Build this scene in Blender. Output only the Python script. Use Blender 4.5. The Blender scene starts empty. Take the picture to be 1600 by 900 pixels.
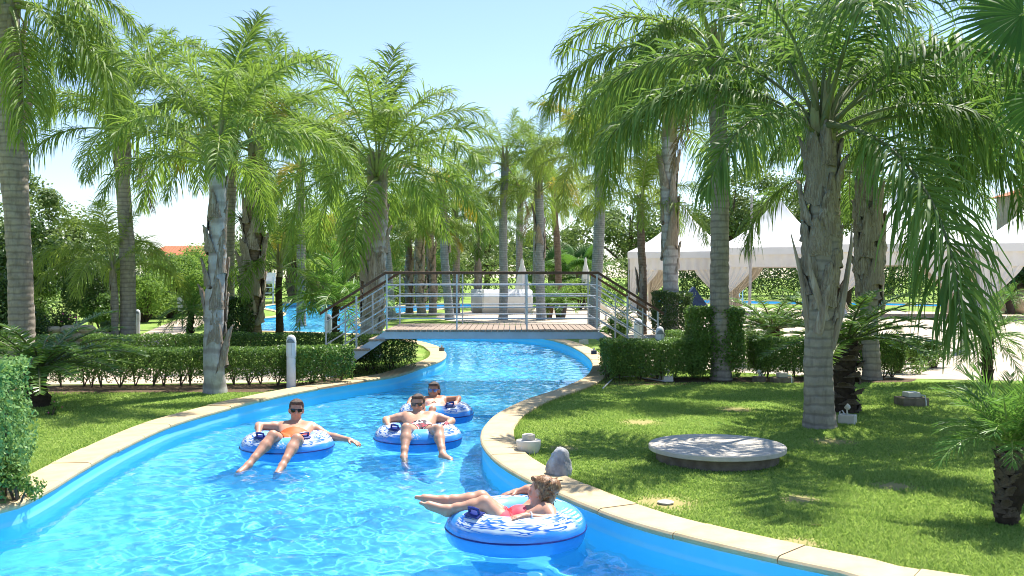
import bpy, math, random
import numpy as np
from mathutils import Vector, Matrix
from mathutils.geometry import delaunay_2d_cdt

sc = bpy.context.scene
COL = sc.collection
R = math.radians
rng = np.random.default_rng(7)
random.seed(7)

# ------------------------------------------------------------------ camera, sky, sun, exposure
CH = 1.75          # eye height above the lawn
F = 1555.6         # focal length in photo pixels (35 mm lens)
HZ = 432           # horizon row
WATER = -0.13
cam = bpy.data.objects.new('camera', bpy.data.cameras.new('camera'))
COL.objects.link(cam); sc.camera = cam
cam.location = (0, 0, CH); cam.rotation_euler = (R(90), 0, 0)
cam.data.lens = 35; cam.data.sensor_width = 36
cam.data.shift_y = -18 / 1600
cam.data.clip_end = 3000

SUN = Vector((0.30, 0.43, 1.0)).normalized()
world = bpy.data.worlds.new('World'); sc.world = world; world.use_nodes = True
wt = world.node_tree
sky = wt.nodes.new('ShaderNodeTexSky'); sky.sky_type = 'NISHITA'; sky.sun_disc = False
sky.sun_elevation = math.asin(SUN.z); sky.sun_rotation = math.atan2(SUN.x, SUN.y)
sky.air_density = 1.0; sky.dust_density = 0.35; sky.ozone_density = 2.0
tint = wt.nodes.new('ShaderNodeMix'); tint.data_type = 'RGBA'; tint.blend_type = 'MULTIPLY'
tint.inputs[0].default_value = 1.0
tint.inputs[7].default_value = (0.93, 0.94, 1.03, 1)
wt.links.new(sky.outputs[0], tint.inputs[6])
wt.links.new(tint.outputs[2], wt.nodes['Background'].inputs[0])
wt.nodes['Background'].inputs[1].default_value = 0.106

sun_l = bpy.data.lights.new('sun', 'SUN'); sun_l.energy = 5.0; sun_l.angle = R(0.5)
sun_l.color = (1.0, 0.955, 0.88)
sun_l.cycles.is_caustics_light = True
sun_o = bpy.data.objects.new('sun', sun_l); COL.objects.link(sun_o)
sun_o.rotation_euler = SUN.to_track_quat('Z', 'Y').to_euler()
sun_o.location = (6, 10, 30)

sc.view_settings.view_transform = 'Standard'; sc.view_settings.look = 'None'
sc.view_settings.gamma = 1.0; sc.view_settings.exposure = 1.08
sc.view_settings.use_curve_mapping = False
cy = sc.cycles
cy.use_denoising = True
cy.filter_width = 1.0
cy.max_bounces = 10; cy.diffuse_bounces = 6; cy.glossy_bounces = 3
cy.transmission_bounces = 8; cy.transparent_max_bounces = 16
cy.sample_clamp_indirect = 6.0

# ------------------------------------------------------------------ helpers
def G(px, py, z=0.0):
    """a photo pixel that shows a point of height z -> where that point stands"""
    Z = (CH - z) * F / (py - HZ)
    return ((px - 800) / F * Z, Z, z)

def PZ(px, py, Z):
    return ((px - 800) / F * Z, Z, CH - (py - HZ) / F * Z)

def mesh_np(name, V, Fq, mats, smooth=False, midx=None):
    V = np.asarray(V, np.float32)
    me = bpy.data.meshes.new(name)
    fl = Fq if isinstance(Fq, list) else [Fq]
    fl = [np.asarray(f, np.int32) for f in fl if len(f)]
    me.vertices.add(len(V)); me.vertices.foreach_set('co', V.ravel())
    tot = np.concatenate([np.full(len(f), f.shape[1], np.int32) for f in fl])
    lv = np.concatenate([f.ravel() for f in fl])
    st = np.concatenate([[0], np.cumsum(tot)[:-1]]).astype(np.int32)
    me.loops.add(len(lv)); me.loops.foreach_set('vertex_index', lv)
    me.polygons.add(len(tot)); me.polygons.foreach_set('loop_start', st); me.polygons.foreach_set('loop_total', tot)
    if smooth: me.polygons.foreach_set('use_smooth', np.ones(len(tot), bool))
    if midx is not None: me.polygons.foreach_set('material_index', np.asarray(midx, np.int32))
    for m in (mats if isinstance(mats, (list, tuple)) else [mats]): me.materials.append(m)
    me.update(calc_edges=True)
    return me

def link(name, me, parent=None, loc=(0, 0, 0), rz=0.0, scale=1.0):
    o = bpy.data.objects.new(name, me); COL.objects.link(o)
    o.location = loc
    if rz: o.rotation_euler = (0, 0, rz)
    if scale != 1.0: o.scale = (scale,) * 3 if not isinstance(scale, tuple) else scale
    if parent is not None: o.parent = parent
    return o

def tag(o, label, cat, group=None):
    o['label'] = label; o['category'] = cat
    if group: o['group'] = group
    return o

def thing(name, label, cat, loc=(0, 0, 0), group=None, rz=0.0):
    o = bpy.data.objects.new(name, None); COL.objects.link(o)
    o.location = loc; o.rotation_euler = (0, 0, rz); o.empty_display_size = 0.2
    return tag(o, label, cat, group)

class MB:
    """collects boxes, tubes and lathes into one mesh"""
    def __init__(s): s.v = []; s.f = []
    def add(s, V, Fc):
        n = len(s.v); s.v += [tuple(p) for p in V]; s.f += [tuple(i + n for i in f) for f in Fc]; return s
    def box(s, x0, x1, y0, y1, z0, z1, M=None, b=0.0):
        if b > 0:
            V = []; 
            for z, i in ((z0, b), (z0 + b, 0), (z1 - b, 0), (z1, b)):
                V += [(x0 + i, y0 + i, z), (x1 - i, y0 + i, z), (x1 - i, y1 - i, z), (x0 + i, y1 - i, z)]
            Fc = [(3, 2, 1, 0), (12, 13, 14, 15)]
            for k in range(3):
                for j in range(4): Fc.append((k*4+j, k*4+(j+1) % 4, k*4+4+(j+1) % 4, k*4+4+j))
        else:
            V = [(x, y, z) for z in (z0, z1) for x, y in ((x0, y0), (x1, y0), (x1, y1), (x0, y1))]
            Fc = [(3, 2, 1, 0), (4, 5, 6, 7), (0, 1, 5, 4), (1, 2, 6, 5), (2, 3, 7, 6), (3, 0, 4, 7)]
        if M is not None: V = [M @ Vector(p) for p in V]
        return s.add(V, Fc)
    def tube(s, pts, rad, n=8, cap=True):
        pts = [Vector(p) for p in pts]; m = len(pts)
        rad = list(rad) if hasattr(rad, '__len__') else [rad] * m
        V = []; ref = None
        for i, p in enumerate(pts):
            t = (pts[min(i+1, m-1)] - pts[max(i-1, 0)]).normalized()
            if ref is None: ref = Vector((0, 0, 1)) if abs(t.z) < .9 else Vector((1, 0, 0))
            a = t.cross(ref)
            if a.length < 1e-5: a = t.cross(Vector((0, 1, 0)))
            a.normalize(); bb = a.cross(t).normalized(); ref = bb
            for k in range(n):
                q = 2 * math.pi * k / n
                V.append(p + (a * math.cos(q) + bb * math.sin(q)) * rad[i])
        Fc = []
        for i in range(m - 1):
            for k in range(n): Fc.append((i*n+k, i*n+(k+1) % n, (i+1)*n+(k+1) % n, (i+1)*n+k))
        if cap: Fc += [tuple(range(n))[::-1], tuple((m-1)*n+k for k in range(n))]
        return s.add(V, Fc)
    def lathe(s, prof, n=24, c=(0, 0, 0)):
        V = []
        for r, z in prof:
            for k in range(n):
                q = 2*math.pi*k/n; V.append((c[0]+r*math.cos(q), c[1]+r*math.sin(q), c[2]+z))
        Fc = []; m = len(prof)
        for i in range(m-1):
            for k in range(n): Fc.append((i*n+k, i*n+(k+1) % n, (i+1)*n+(k+1) % n, (i+1)*n+k))
        Fc += [tuple(range(n))[::-1], tuple((m-1)*n+k for k in range(n))]
        return s.add(V, Fc)
    def data(s, name, mats, smooth=False):
        me = bpy.data.meshes.new(name); me.from_pydata(s.v, [], s.f)
        for m in (mats if isinstance(mats, (list, tuple)) else [mats]): me.materials.append(m)
        if smooth:
            me.polygons.foreach_set('use_smooth', np.ones(len(s.f), bool))
            try: me.set_sharp_from_angle(angle=R(38))
            except Exception: pass
        me.update(); return me
    def build(s, name, mats, parent=None, loc=(0, 0, 0), smooth=False, rz=0.0):
        return link(name, s.data(name, mats, smooth), parent, loc, rz)

def catmull(P, step):
    P = [np.array(p, float) for p in P]; out = []
    n = len(P)
    for i in range(n):
        p0, p1, p2, p3 = P[i-1], P[i], P[(i+1) % n], P[(i+2) % n]
        m = max(1, int(np.linalg.norm(p2-p1)/step))
        for k in range(m):
            t = k/m
            out.append(.5*((2*p1)+(-p0+p2)*t+(2*p0-5*p1+4*p2-p3)*t*t+(-p0+3*p1-3*p2+p3)*t**3))
    return np.array(out)

def resample(P, step):
    P = np.vstack([P, P[:1]]); d = np.r_[0, np.cumsum(np.linalg.norm(np.diff(P, axis=0), axis=1))]
    n = int(d[-1]/step); t = np.linspace(0, d[-1], n, endpoint=False)
    return np.stack([np.interp(t, d, P[:, 0]), np.interp(t, d, P[:, 1])], 1)

def inside(poly, X, Y):
    poly = np.asarray(poly); c = np.zeros(X.shape, bool); n = len(poly)
    for i in range(n):
        x0, y0 = poly[i]; x1, y1 = poly[(i+1) % n]
        if y0 == y1: continue
        m = ((y0 > Y) != (y1 > Y))
        c ^= m & (X < (x1-x0)*(Y-y0)/(y1-y0)+x0)
    return c

def offset(poly, d):
    """d>0 : outwards for a counter-clockwise polygon"""
    t = np.roll(poly, -1, 0)-np.roll(poly, 1, 0)
    t /= np.linalg.norm(t, axis=1)[:, None]+1e-9
    return poly+np.stack([t[:, 1], -t[:, 0]], 1)*d

def area(p): 
    x, y = p[:, 0], p[:, 1]; return .5*np.sum(x*np.roll(y, -1)-np.roll(x, -1)*y)

def sheet(outer, holes, z):
    vs = []; es = []
    for poly in [outer]+holes:
        n = len(vs); m = len(poly); vs += [Vector((float(p[0]), float(p[1]))) for p in poly]
        es += [(n+i, n+(i+1) % m) for i in range(m)]
    r = delaunay_2d_cdt(vs, es, [], 1, 1e-6)
    V = np.array([[v.x, v.y, z] for v in r[0]]); Fc = np.array([f for f in r[2]])
    if holes:
        cx = V[Fc].mean(1); keep = np.ones(len(Fc), bool)
        for h in holes: keep &= ~inside(h, cx[:, 0], cx[:, 1])
        Fc = Fc[keep]
    a = V[Fc[:, 0]]; b = V[Fc[:, 1]]; c = V[Fc[:, 2]]
    fl = ((b-a)[:, 0]*(c-a)[:, 1]-(b-a)[:, 1]*(c-a)[:, 0]) < 0
    Fc[fl] = Fc[fl][:, ::-1]
    return V, Fc

# ------------------------------------------------------------------ materials
class NT:
    def __init__(s, name):
        s.m = bpy.data.materials.new(name); s.m.use_nodes = True; s.t = s.m.node_tree
        s.b = s.t.nodes['Principled BSDF']; s.o = s.t.nodes['Material Output']
    def n(s, kind, **kw):
        nd = s.t.nodes.new('ShaderNode'+kind)
        for k, v in kw.items():
            if k in nd.bl_rna.properties: setattr(nd, k, v)
            else: nd.inputs[k.replace('_', ' ')].default_value = v
        return nd
    def l(s, a, b): s.t.links.new(a, b)
    def co(s, kind='Object', scale=(1, 1, 1)):
        c = s.n('TexCoord'); mp = s.n('Mapping'); mp.inputs['Scale'].default_value = scale
        s.l(c.outputs[kind], mp.inputs[0]); return mp.outputs[0]
    def noise(s, vec, sc_, det=3, rough=.55, dist=0.0):
        nd = s.n('TexNoise'); nd.inputs['Scale'].default_value = sc_; nd.inputs['Detail'].default_value = det
        nd.inputs['Roughness'].default_value = rough; nd.inputs['Distortion'].default_value = dist
        if vec is not None: s.l(vec, nd.inputs['Vector'])
        return nd.outputs[0]
    def ramp(s, fac, stops):
        r = s.n('ValToRGB'); e = r.color_ramp.elements
        while len(e) < len(stops): e.new(.5)
        for i, (p, c) in enumerate(stops):
            e[i].position = p; e[i].color = (*c, 1) if len(c) == 3 else c
        s.l(fac, r.inputs[0]); return r.outputs[0]
    def mix(s, fac, a, b, mode='MIX'):
        m = s.n('Mix', data_type='RGBA', blend_type=mode)
        for v, i in ((fac, 0), (a, 6), (b, 7)):
            if hasattr(v, 'links'): s.l(v, m.inputs[i])
            else: m.inputs[i].default_value = v if i == 0 else (*v, 1)
        return m.outputs[2]
    def math(s, op, a, b=0.0):
        m = s.n('Math', operation=op)
        for v, i in ((a, 0), (b, 1)):
            if hasattr(v, 'links'): s.l(v, m.inputs[i])
            else: m.inputs[i].default_value = v
        return m.outputs[0]
    def bump(s, h, strength=.3, dist=.02):
        b = s.n('Bump'); b.inputs['Strength'].default_value = strength; b.inputs['Distance'].default_value = dist
        s.l(h, b.inputs['Height']); s.l(b.outputs[0], s.b.inputs['Normal']); return s
    def base(s, c, rough=.6, spec=.4, metal=0.0):
        if hasattr(c, 'links'): s.l(c, s.b.inputs['Base Color'])
        else: s.b.inputs['Base Color'].default_value = (*c, 1)
        s.b.inputs['Roughness'].default_value = rough
        s.b.inputs['Specular IOR Level'].default_value = spec; s.b.inputs['Metallic'].default_value = metal
        return s

def plain(name, c1, c2=None, scale=6, rough=.6, spec=.4, bump=0.0, metal=0.0, bscale=None):
    t = NT(name); v = t.co()
    nz = t.noise(v, scale, 4)
    c2 = c2 or tuple(x*.8 for x in c1)
    t.base(t.ramp(nz, [(.3, c2), (.7, c1)]), rough, spec, metal)
    if bump: t.bump(t.noise(v, bscale or scale*4, 5), bump, .02)
    return t.m

def leafmat(name, dark, light, trans, tmix=.4, rough=.5, scale=2.0, spec=.22, objvar=.35):
    t = NT(name); v = t.co()
    geo = t.n('NewGeometry'); oi = t.n('ObjectInfo')
    nz = t.noise(v, scale, 3)
    rnd = t.math('MULTIPLY', geo.outputs['Random Per Island'], .6)
    fac = t.math('ADD', t.math('MULTIPLY', nz, .55), rnd)
    fac = t.math('ADD', fac, t.math('MULTIPLY', t.math('SUBTRACT', oi.outputs['Random'], .5), objvar))
    c = t.ramp(fac, [(.28, dark), (.82, light)])
    t.base(c, rough, spec)
    tr = t.n('BsdfTranslucent'); tc = t.mix(.5, c, trans, 'MIX'); t.l(tc, tr.inputs[0])
    mx = t.n('MixShader'); mx.inputs[0].default_value = tmix
    t.l(t.b.outputs[0], mx.inputs[1]); t.l(tr.outputs[0], mx.inputs[2]); t.l(mx.outputs[0], t.o.inputs[0])
    return t.m

M = {}
# queen palm foliage in a few hues
M['frond'] = leafmat('queen_palm_leaf', (.05, .115, .018), (.21, .31, .06), (.40, .58, .07), .45)
M['frond_light'] = leafmat('light_palm_leaf', (.09, .16, .022), (.27, .355, .075), (.46, .58, .08), .45)
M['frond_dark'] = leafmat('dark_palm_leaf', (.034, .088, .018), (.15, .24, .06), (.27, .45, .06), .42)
M['frond_yellow'] = leafmat('yellowing_palm_leaf', (.20, .20, .02), (.46, .36, .04), (.60, .48, .05), .45)
M['frond_dry'] = leafmat('dry_palm_leaf', (.16, .11, .05), (.34, .25, .12), (.3, .2, .08), .25)
M['cycad'] = leafmat('cycad_leaf', (.04, .11, .018), (.14, .24, .05), (.24, .42, .05), .32, .3, spec=.5)
M['pygmy'] = leafmat('pygmy_date_leaf', (.05, .13, .02), (.15, .28, .06), (.24, .45, .06), .4, .4)
M['fan'] = leafmat('fan_palm_leaf', (.03, .09, .015), (.08, .17, .03), (.18, .36, .04), .42)
M['hedge'] = leafmat('hedge_leaf', (.035, .09, .015), (.15, .25, .055), (.22, .38, .06), .34, .38, 3.0)
M['hedge_bright'] = leafmat('bright_hedge_leaf', (.04, .10, .018), (.16, .27, .06), (.24, .40, .06), .36, .38, 3.0)
M['silver'] = leafmat('silver_bush_leaf', (.06, .16, .04), (.24, .39, .13), (.30, .48, .10), .34, .5, 3.0)
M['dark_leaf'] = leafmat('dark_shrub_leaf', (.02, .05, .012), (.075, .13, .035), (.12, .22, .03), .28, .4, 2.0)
M['feather'] = leafmat('feathery_shrub_leaf', (.10, .20, .03), (.24, .36, .08), (.38, .55, .08), .45, .6, .8)
M['tree_leaf'] = leafmat('broad_tree_leaf', (.05, .10, .02), (.17, .24, .07), (.28, .38, .08), .38, .5, .8)
M['tree_pale'] = leafmat('pale_tree_leaf', (.10, .15, .04), (.24, .30, .11), (.34, .42, .12), .4, .55, .5)
M['ground_leaf'] = leafmat('flower_leaf', (.03, .08, .02), (.12, .2, .05), (.2, .3, .05), .3)
M['pink'] = plain('pink_petal', (.75, .12, .30), (.55, .06, .22), 20)
M['red'] = plain('red_petal', (.55, .03, .03), (.4, .02, .02), 20)
M['rachis'] = plain('frond_stalk', (.28, .34, .09), (.17, .22, .06), 8, .5)
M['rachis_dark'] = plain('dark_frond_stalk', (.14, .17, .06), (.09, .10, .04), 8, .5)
M['blade'] = leafmat('grass_blade', (.13, .25, .04), (.37, .46, .13), (.48, .66, .13), .42, .6, 1.2, .1)

def trunkmat(name, c1, c2, ringc, ringf=9.0):
    t = NT(name); v = t.co()
    n1 = t.noise(v, 7, 5, .6); n2 = t.noise(t.co(scale=(6, 6, 1.2)), 3.5, 4)
    c = t.ramp(n1, [(.28, c2), (.68, c1)])
    w = t.n('TexWave', wave_type='BANDS', bands_direction='Z'); w.inputs['Scale'].default_value = ringf/ (2*math.pi) * 2
    w.inputs['Distortion'].default_value = 2.2; w.inputs['Detail'].default_value = 3; w.inputs['Detail Scale'].default_value = 1.5
    t.l(t.co(), w.inputs['Vector'])
    rm = t.ramp(w.outputs[1], [(.70, (0, 0, 0)), (.97, (1, 1, 1))])
    rm = t.math('MULTIPLY', rm, .42)
    c = t.mix(rm, c, ringc)
    sp = t.ramp(n2, [(.52, (0, 0, 0)), (.66, (1, 1, 1))])
    c = t.mix(t.math('MULTIPLY', sp, .38), c, tuple(x*.55 for x in c2))
    t.base(c, .85, .15)
    t.bump(t.math('ADD', n1, t.math('MULTIPLY', w.outputs[1], -.8)), .55, .015)
    return t.m
M['trunk'] = trunkmat('queen_palm_trunk', (.36, .32, .26), (.22, .19, .155), (.10, .085, .07))
M['trunk_silver'] = trunkmat('silver_palm_trunk', (.48, .46, .43), (.30, .28, .26), (.14, .10, .085), 4.0)
M['trunk_brown'] = trunkmat('brown_palm_trunk', (.24, .18, .125), (.13, .095, .065), (.07, .05, .035), 12)
M['trunk_blue'] = trunkmat('blue_grey_palm_trunk', (.36, .37, .37), (.22, .23, .24), (.10, .11, .12), 14)
M['trunk_dark'] = plain('dark_fibrous_trunk', (.075, .055, .038), (.03, .022, .015), 18, .9, .1, .8)
def bootmat(name, a, b, c3):
    t = NT(name); oi = t.n('ObjectInfo'); n = t.noise(t.co(scale=(16, 16, 1.6)), 1.0, 5, .65, .4); n2 = t.noise(t.co(), 4, 3)
    c = t.ramp(t.math('ADD', t.math('MULTIPLY', n, .8), t.math('MULTIPLY', n2, .25)), [(.36, c3), (.52, b), (.66, a)])
    c = t.mix(t.math('MULTIPLY', oi.outputs['Random'], .6), c, b)
    t.base(c, .9, .1).bump(n, .9, .05); return t.m
M['boot'] = bootmat('old_leaf_base', (.56, .50, .42), (.35, .29, .225), (.12, .092, .068))
M['boot_dark'] = plain('dark_leaf_base', (.19, .145, .10), (.08, .06, .042), 9, .9, .1, .6)
M['crownshaft'] = plain('green_leaf_sheath', (.27, .29, .13), (.20, .17, .10), 5, .6, .3, .2)
M['bark'] = plain('tree_bark', (.16, .12, .09), (.08, .06, .045), 14, .9, .1, .6)
M['twig'] = plain('hedge_twig', (.13, .10, .075), (.07, .055, .04), 14, .9, .1, .3)

# ground
PATCH = [(1035, 786, .42), (1245, 850, .3), (1300, 690, .35), (1150, 640, .4), (880, 700, .25), (1400, 760, .3), (1000, 660, .35), (1250, 780, .25)]
def lawnmat(name):
    t = NT(name); v = t.co()
    n1 = t.noise(v, .55, 4, .6); n2 = t.noise(v, 5.5, 5, .65); n3 = t.noise(v, 60, 3, .7)
    f = t.math('ADD', t.math('MULTIPLY', n1, .45), t.math('ADD', t.math('MULTIPLY', n2, .35), t.math('MULTIPLY', n3, .3)))
    c = t.ramp(f, [(.38, (.10, .20, .03)), (.55, (.20, .30, .065)), (.72, (.37, .38, .15))])
    sep = t.n('SeparateXYZ'); t.l(v, sep.inputs[0])
    for px, py, r in PATCH:     # worn, dry spots
        x, y, _ = G(px, py); m = t.n('Vector Math'.replace(' ', ''), operation='DISTANCE'); t.l(v, m.inputs[0]); m.inputs[1].default_value = (x, y, 0)
        d = t.math('ADD', m.outputs['Value'], t.math('MULTIPLY', t.math('SUBTRACT', n2, .5), r*1.2))
        k = t.n('MapRange'); k.inputs[1].default_value = r; k.inputs[2].default_value = r*.35; t.l(d, k.inputs[0])
        c = t.mix(t.math('MULTIPLY', k.outputs[0], .75), c, (.40, .31, .15))
    t.base(c, .95, .05).bump(t.math('ADD', n3, n2), .7, .02)
    return t.m
M['lawn'] = lawnmat('lawn_turf')
def pavemat(name, a, b, joint, brick=(.6, .6)):
    t = NT(name); v = t.co()
    br = t.n('TexBrick'); br.inputs['Scale'].default_value = 1.0
    br.inputs['Brick Width'].default_value = brick[0]; br.inputs['Row Height'].default_value = brick[1]
    br.inputs['Mortar Size'].default_value = .012; br.inputs['Color1'].default_value = (*a, 1); br.inputs['Color2'].default_value = (*b, 1)
    br.inputs['Mortar'].default_value = (*joint, 1); br.offset = .5
    t.l(v, br.inputs['Vector'])
    n = t.noise(v, 2.2, 6, .65)
    c = t.mix(.35, br.outputs[0], t.ramp(n, [(.3, tuple(x*.72 for x in b)), (.7, a)]))
    t.base(c, .8, .2).bump(t.math('ADD', t.noise(v, 40, 3), t.math('MULTIPLY', br.outputs[1], -2)), .3, .006)
    return t.m
M['patio'] = pavemat('patio_paving', (.50, .42, .32), (.45, .375, .28), (.3, .25, .19))
M['path'] = pavemat('path_paving', (.52, .42, .32), (.47, .38, .28), (.3, .24, .18), (.3, .2))
M['soil'] = plain('planting_soil', (.16, .115, .075), (.07, .05, .033), 9, .95, .05, .8)
def copemat():
    t = NT('coping_stone'); v = t.co(); oi = t.n('ObjectInfo')
    n = t.noise(v, 5, 6, .6); n2 = t.noise(v, 55, 3)
    c = t.ramp(n, [(.3, (.44, .325, .175)), (.52, (.53, .405, .225)), (.75, (.58, .455, .27))])
    c = t.mix(t.math('MULTIPLY', oi.outputs['Random'], .28), c, (.46, .38, .26))
    st = t.ramp(t.noise(v, 1.3, 5, .7), [(.60, (0, 0, 0)), (.74, (1, 1, 1))])
    c = t.mix(t.math('MULTIPLY', st, .35), c, (.36, .29, .20))
    t.base(c, .72, .25).bump(t.math('ADD', n2, n), .22, .006); return t.m
M['coping'] = copemat()
def poolpaint():
    t = NT('pool_paint'); v = t.co(); n = t.noise(v, 1.4, 4); n2 = t.noise(v, 7, 5, .7)
    c = t.ramp(n, [(.3, (.115, .59, .85)), (.7, (.15, .65, .87))])
    c = t.mix(t.math('MULTIPLY', t.ramp(n2, [(.55, (0, 0, 0)), (.75, (1, 1, 1))]), .25), c, (.26, .70, .86))
    sep = t.n('SeparateXYZ'); t.l(v, sep.inputs[0])
    z = t.math('ADD', sep.outputs[2], t.math('MULTIPLY', t.math('SUBTRACT', n2, .5), .03))
    wl = t.ramp(t.math('ADD', z, .5), [(.355, (0, 0, 0)), (.372, (1, 1, 1)), (.395, (1, 1, 1)), (.415, (0, 0, 0))])
    c = t.mix(t.math('MULTIPLY', wl, .4), c, (.42, .66, .74))
    gl = t.ramp(t.math('ADD', z, .5), [(.478, (0, 0, 0)), (.485, (1, 1, 1))])
    c = t.mix(t.math('MULTIPLY', gl, .6), c, (.55, .60, .60))
    t.base(c, .55, .3); return t.m
M['pool'] = poolpaint()
def watermat():
    t = NT('pool_water'); t.t.nodes.remove(t.b)
    g = t.n('BsdfGlass'); g.inputs['IOR'].default_value = 1.33; g.inputs['Roughness'].default_value = 0.0
    g.inputs['Color'].default_value = (.90, .975, 1, 1)
    tr = t.n('BsdfTransparent'); tr.inputs[0].default_value = (.84, .96, 1, 1)
    mx = t.n('MixShader'); mx.inputs[0].default_value = .80
    t.l(tr.outputs[0], mx.inputs[1]); t.l(g.outputs[0], mx.inputs[2]); t.l(mx.outputs[0], t.o.inputs[0]); return t.m
M['water'] = watermat()
# built things
def woodmat(name, a, b):
    t = NT(name); v = t.co(scale=(4, 4, 4)); oi = t.n('ObjectInfo')
    n = t.noise(t.co(scale=(40, 3, 10)), 2.0, 4, .6)
    c = t.ramp(n, [(.3, b), (.7, a)])
    c = t.mix(t.math('MULTIPLY', oi.outputs['Random'], .5), c, tuple(x*.72 for x in a))
    t.base(c, .8, .2).bump(n, .3, .004); return t.m
M['deck'] = woodmat('weathered_deck_wood', (.36, .28, .22), (.22, .17, .13))
M['handrail'] = woodmat('brown_handrail_wood', (.15, .085, .055), (.085, .048, .032))
M['steel'] = plain('painted_steel', (.42, .49, .56), (.35, .41, .47), 5, .38, .5, .05)
M['rail'] = plain('galvanised_rail', (.42, .47, .52), (.34, .38, .42), 9, .35, .5, 0, .35)
M['bollard'] = plain('white_bollard_metal', (.66, .67, .68), (.52, .53, .54), 8, .4, .4, .05)
M['bollard_glass'] = plain('bollard_diffuser', (.20, .23, .26), (.14, .16, .18), 12, .25, .5)
M['white_fabric'] = plain('white_tent_fabric', (.88, .87, .84), (.82, .81, .78), 1.5, .8, .15, .15, bscale=3)
M['cream_fabric'] = plain('cream_curtain', (.90, .86, .79), (.82, .78, .71), 2, .85, .1, .25, bscale=6)
M['white_plastic'] = plain('white_lounge_shell', (.80, .79, .77), (.72, .71, .69), 3, .5, .4)
M['pole'] = plain('grey_pole', (.45, .44, .43), (.35, .34, .33), 8, .45, .4)
M['concrete'] = plain('pale_concrete', (.62, .565, .48), (.46, .415, .34), 7, .85, .2, .35)
M['concrete_dark'] = plain('dark_concrete', (.24, .20, .15), (.13, .105, .075), 9, .9, .1, .4)  # darker brown concrete for the ring under the cover and the fitting blocks
M['fixture'] = plain('cream_light_fitting', (.68, .64, .56), (.56, .52, .45), 9, .5, .4)
M['black'] = plain('black_rubber', (.02, .02, .022), (.012, .012, .013), 9, .6, .3)
M['rock'] = plain('grey_rock_shell', (.46, .46, .46), (.17, .17, .18), 9, .75, .3, .8, bscale=14)
M['limestone'] = plain('limestone', (.52, .44, .32), (.33, .27, .19), 6, .9, .1, .7)
M['terracotta'] = plain('terracotta_tile', (.50, .20, .10), (.36, .13, .07), 4, .8, .15, .3)
M['stucco'] = plain('cream_stucco', (.66, .58, .46), (.56, .48, .37), 3, .9, .1, .2)
M['tower'] = plain('sandstone_tower', (.46, .36, .25), (.36, .28, .19), 4, .9, .1, .5)
M['pot'] = plain('terracotta_pot', (.26, .13, .07), (.18, .09, .05), 8, .7, .2)
M['pot_dark'] = plain('dark_planter', (.06, .05, .045), (.04, .03, .03), 8, .6, .3)
M['navy'] = plain('navy_cloth', (.03, .06, .13), (.02, .035, .08), 8, .8, .2)
M['glass_dark'] = plain('dark_window', (.05, .06, .07), (.03, .035, .04), 5, .15, .6)

# ------------------------------------------------------------------ the lazy river
CT = 0.04                     # top of the coping
def gp(*a): return [G(x, y, CT)[:2] for x, y in a]
river_pts = (
    [(7.5, 1.4), (9.0, 2.6), (6.6, 3.9), (4.2, 4.45)]
    + gp((1440, 917), (1330, 893), (1200, 866), (1100, 843), (1000, 817), (930, 793), (870, 768), (815, 742), (772, 714),
         (754, 692), (752, 676), (759, 661), (782, 642), (822, 623), (870, 607), (909, 591), (925, 574), (921, 559),
         (902, 545), (874, 533), (835, 525.5), (780, 522), (710, 520), (640, 518.5), (590, 515), (563, 509), (553, 502),
         (556, 497), (585, 492.5), (640, 487), (716, 479.5), (770, 479), (775, 476.5), (716, 474.5), (600, 478), (545, 478), (496, 470.5),
         (455, 472.5), (418, 477), (416, 481), (440, 486), (447, 490), (436, 494), (396, 498), (378, 506), (388, 515),
         (440, 517), (500, 519), (560, 521), (610, 526), (653, 532), (678, 538), (694, 547), (697, 555), (689, 562),
         (664, 571), (620, 585), (560, 594), (500, 604), (440, 615.5), (400, 625), (333, 642), (267, 662), (200, 692), (133, 728),
         (67, 767), (0, 792))
    + [(-4.4, 6.75), (-6.2, 6.1), (-8.6, 5.9), (-9.6, 4.2), (-7.5, 2.2), (-3, 1.3), (3, 1.1)])
river = resample(catmull(river_pts, .12), .2)
if area(river) < 0: river = river[::-1].copy()
far_pool = resample(catmull([(10, 66), (24, 58), (27.5, 49), (33, 46), (35, 50), (29, 55), (27, 62), (12, 74)], .5), .6)
if area(far_pool) < 0: far_pool = far_pool[::-1].copy()

# ground : one sheet with the pools cut out
hole1 = offset(river, .16); hole2 = offset(far_pool, .16)
V, Fc = sheet([(-600, -40), (600, -40), (600, 1200), (-600, 1200)], [hole1, hole2], 0.0)
g = link('ground', mesh_np('ground', V, Fc, M['lawn'])); g['kind'] = 'structure'

def struct_sheet(name, poly, z, mat, holes=()):
    V, Fc = sheet(poly, list(holes), z)
    o = link(name, mesh_np(name, V, Fc, mat)); o['kind'] = 'structure'; return o
cop1 = offset(river, .34)
patio_poly = catmull([(2.9, 19.6), (4.4, 17.9), (6.2, 17.2), (9, 16.6), (14, 16.4), (24, 16), (44, 15), (44, 42), (25, 46), (15, 55), (6, 58), (1, 56), (-2, 50),
                      (-3.3, 44), (-2.2, 38.5), (1.2, 35.5), (2.3, 30), (2.6, 24)], .8)
struct_sheet('patio', patio_poly, .006, M['patio'])
struct_sheet('path', catmull([(-14, 15.6), (-9, 16.0), (-5, 16.25), (-3.6, 16.6), (-2.9, 17.6), (-3.3, 19.0), (-5, 19.2), (-9, 18.6), (-14, 18.2)], .5), .006, M['path'])
struct_sheet('garden_path', np.array([G(x, y)[:2] for x, y in ((100, 549), (150, 541), (205, 530), (255, 508), (300, 492), (345, 480), (360, 488), (318, 506), (285, 523), (240, 543), (150, 552))]), .010, M['path'])
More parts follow.
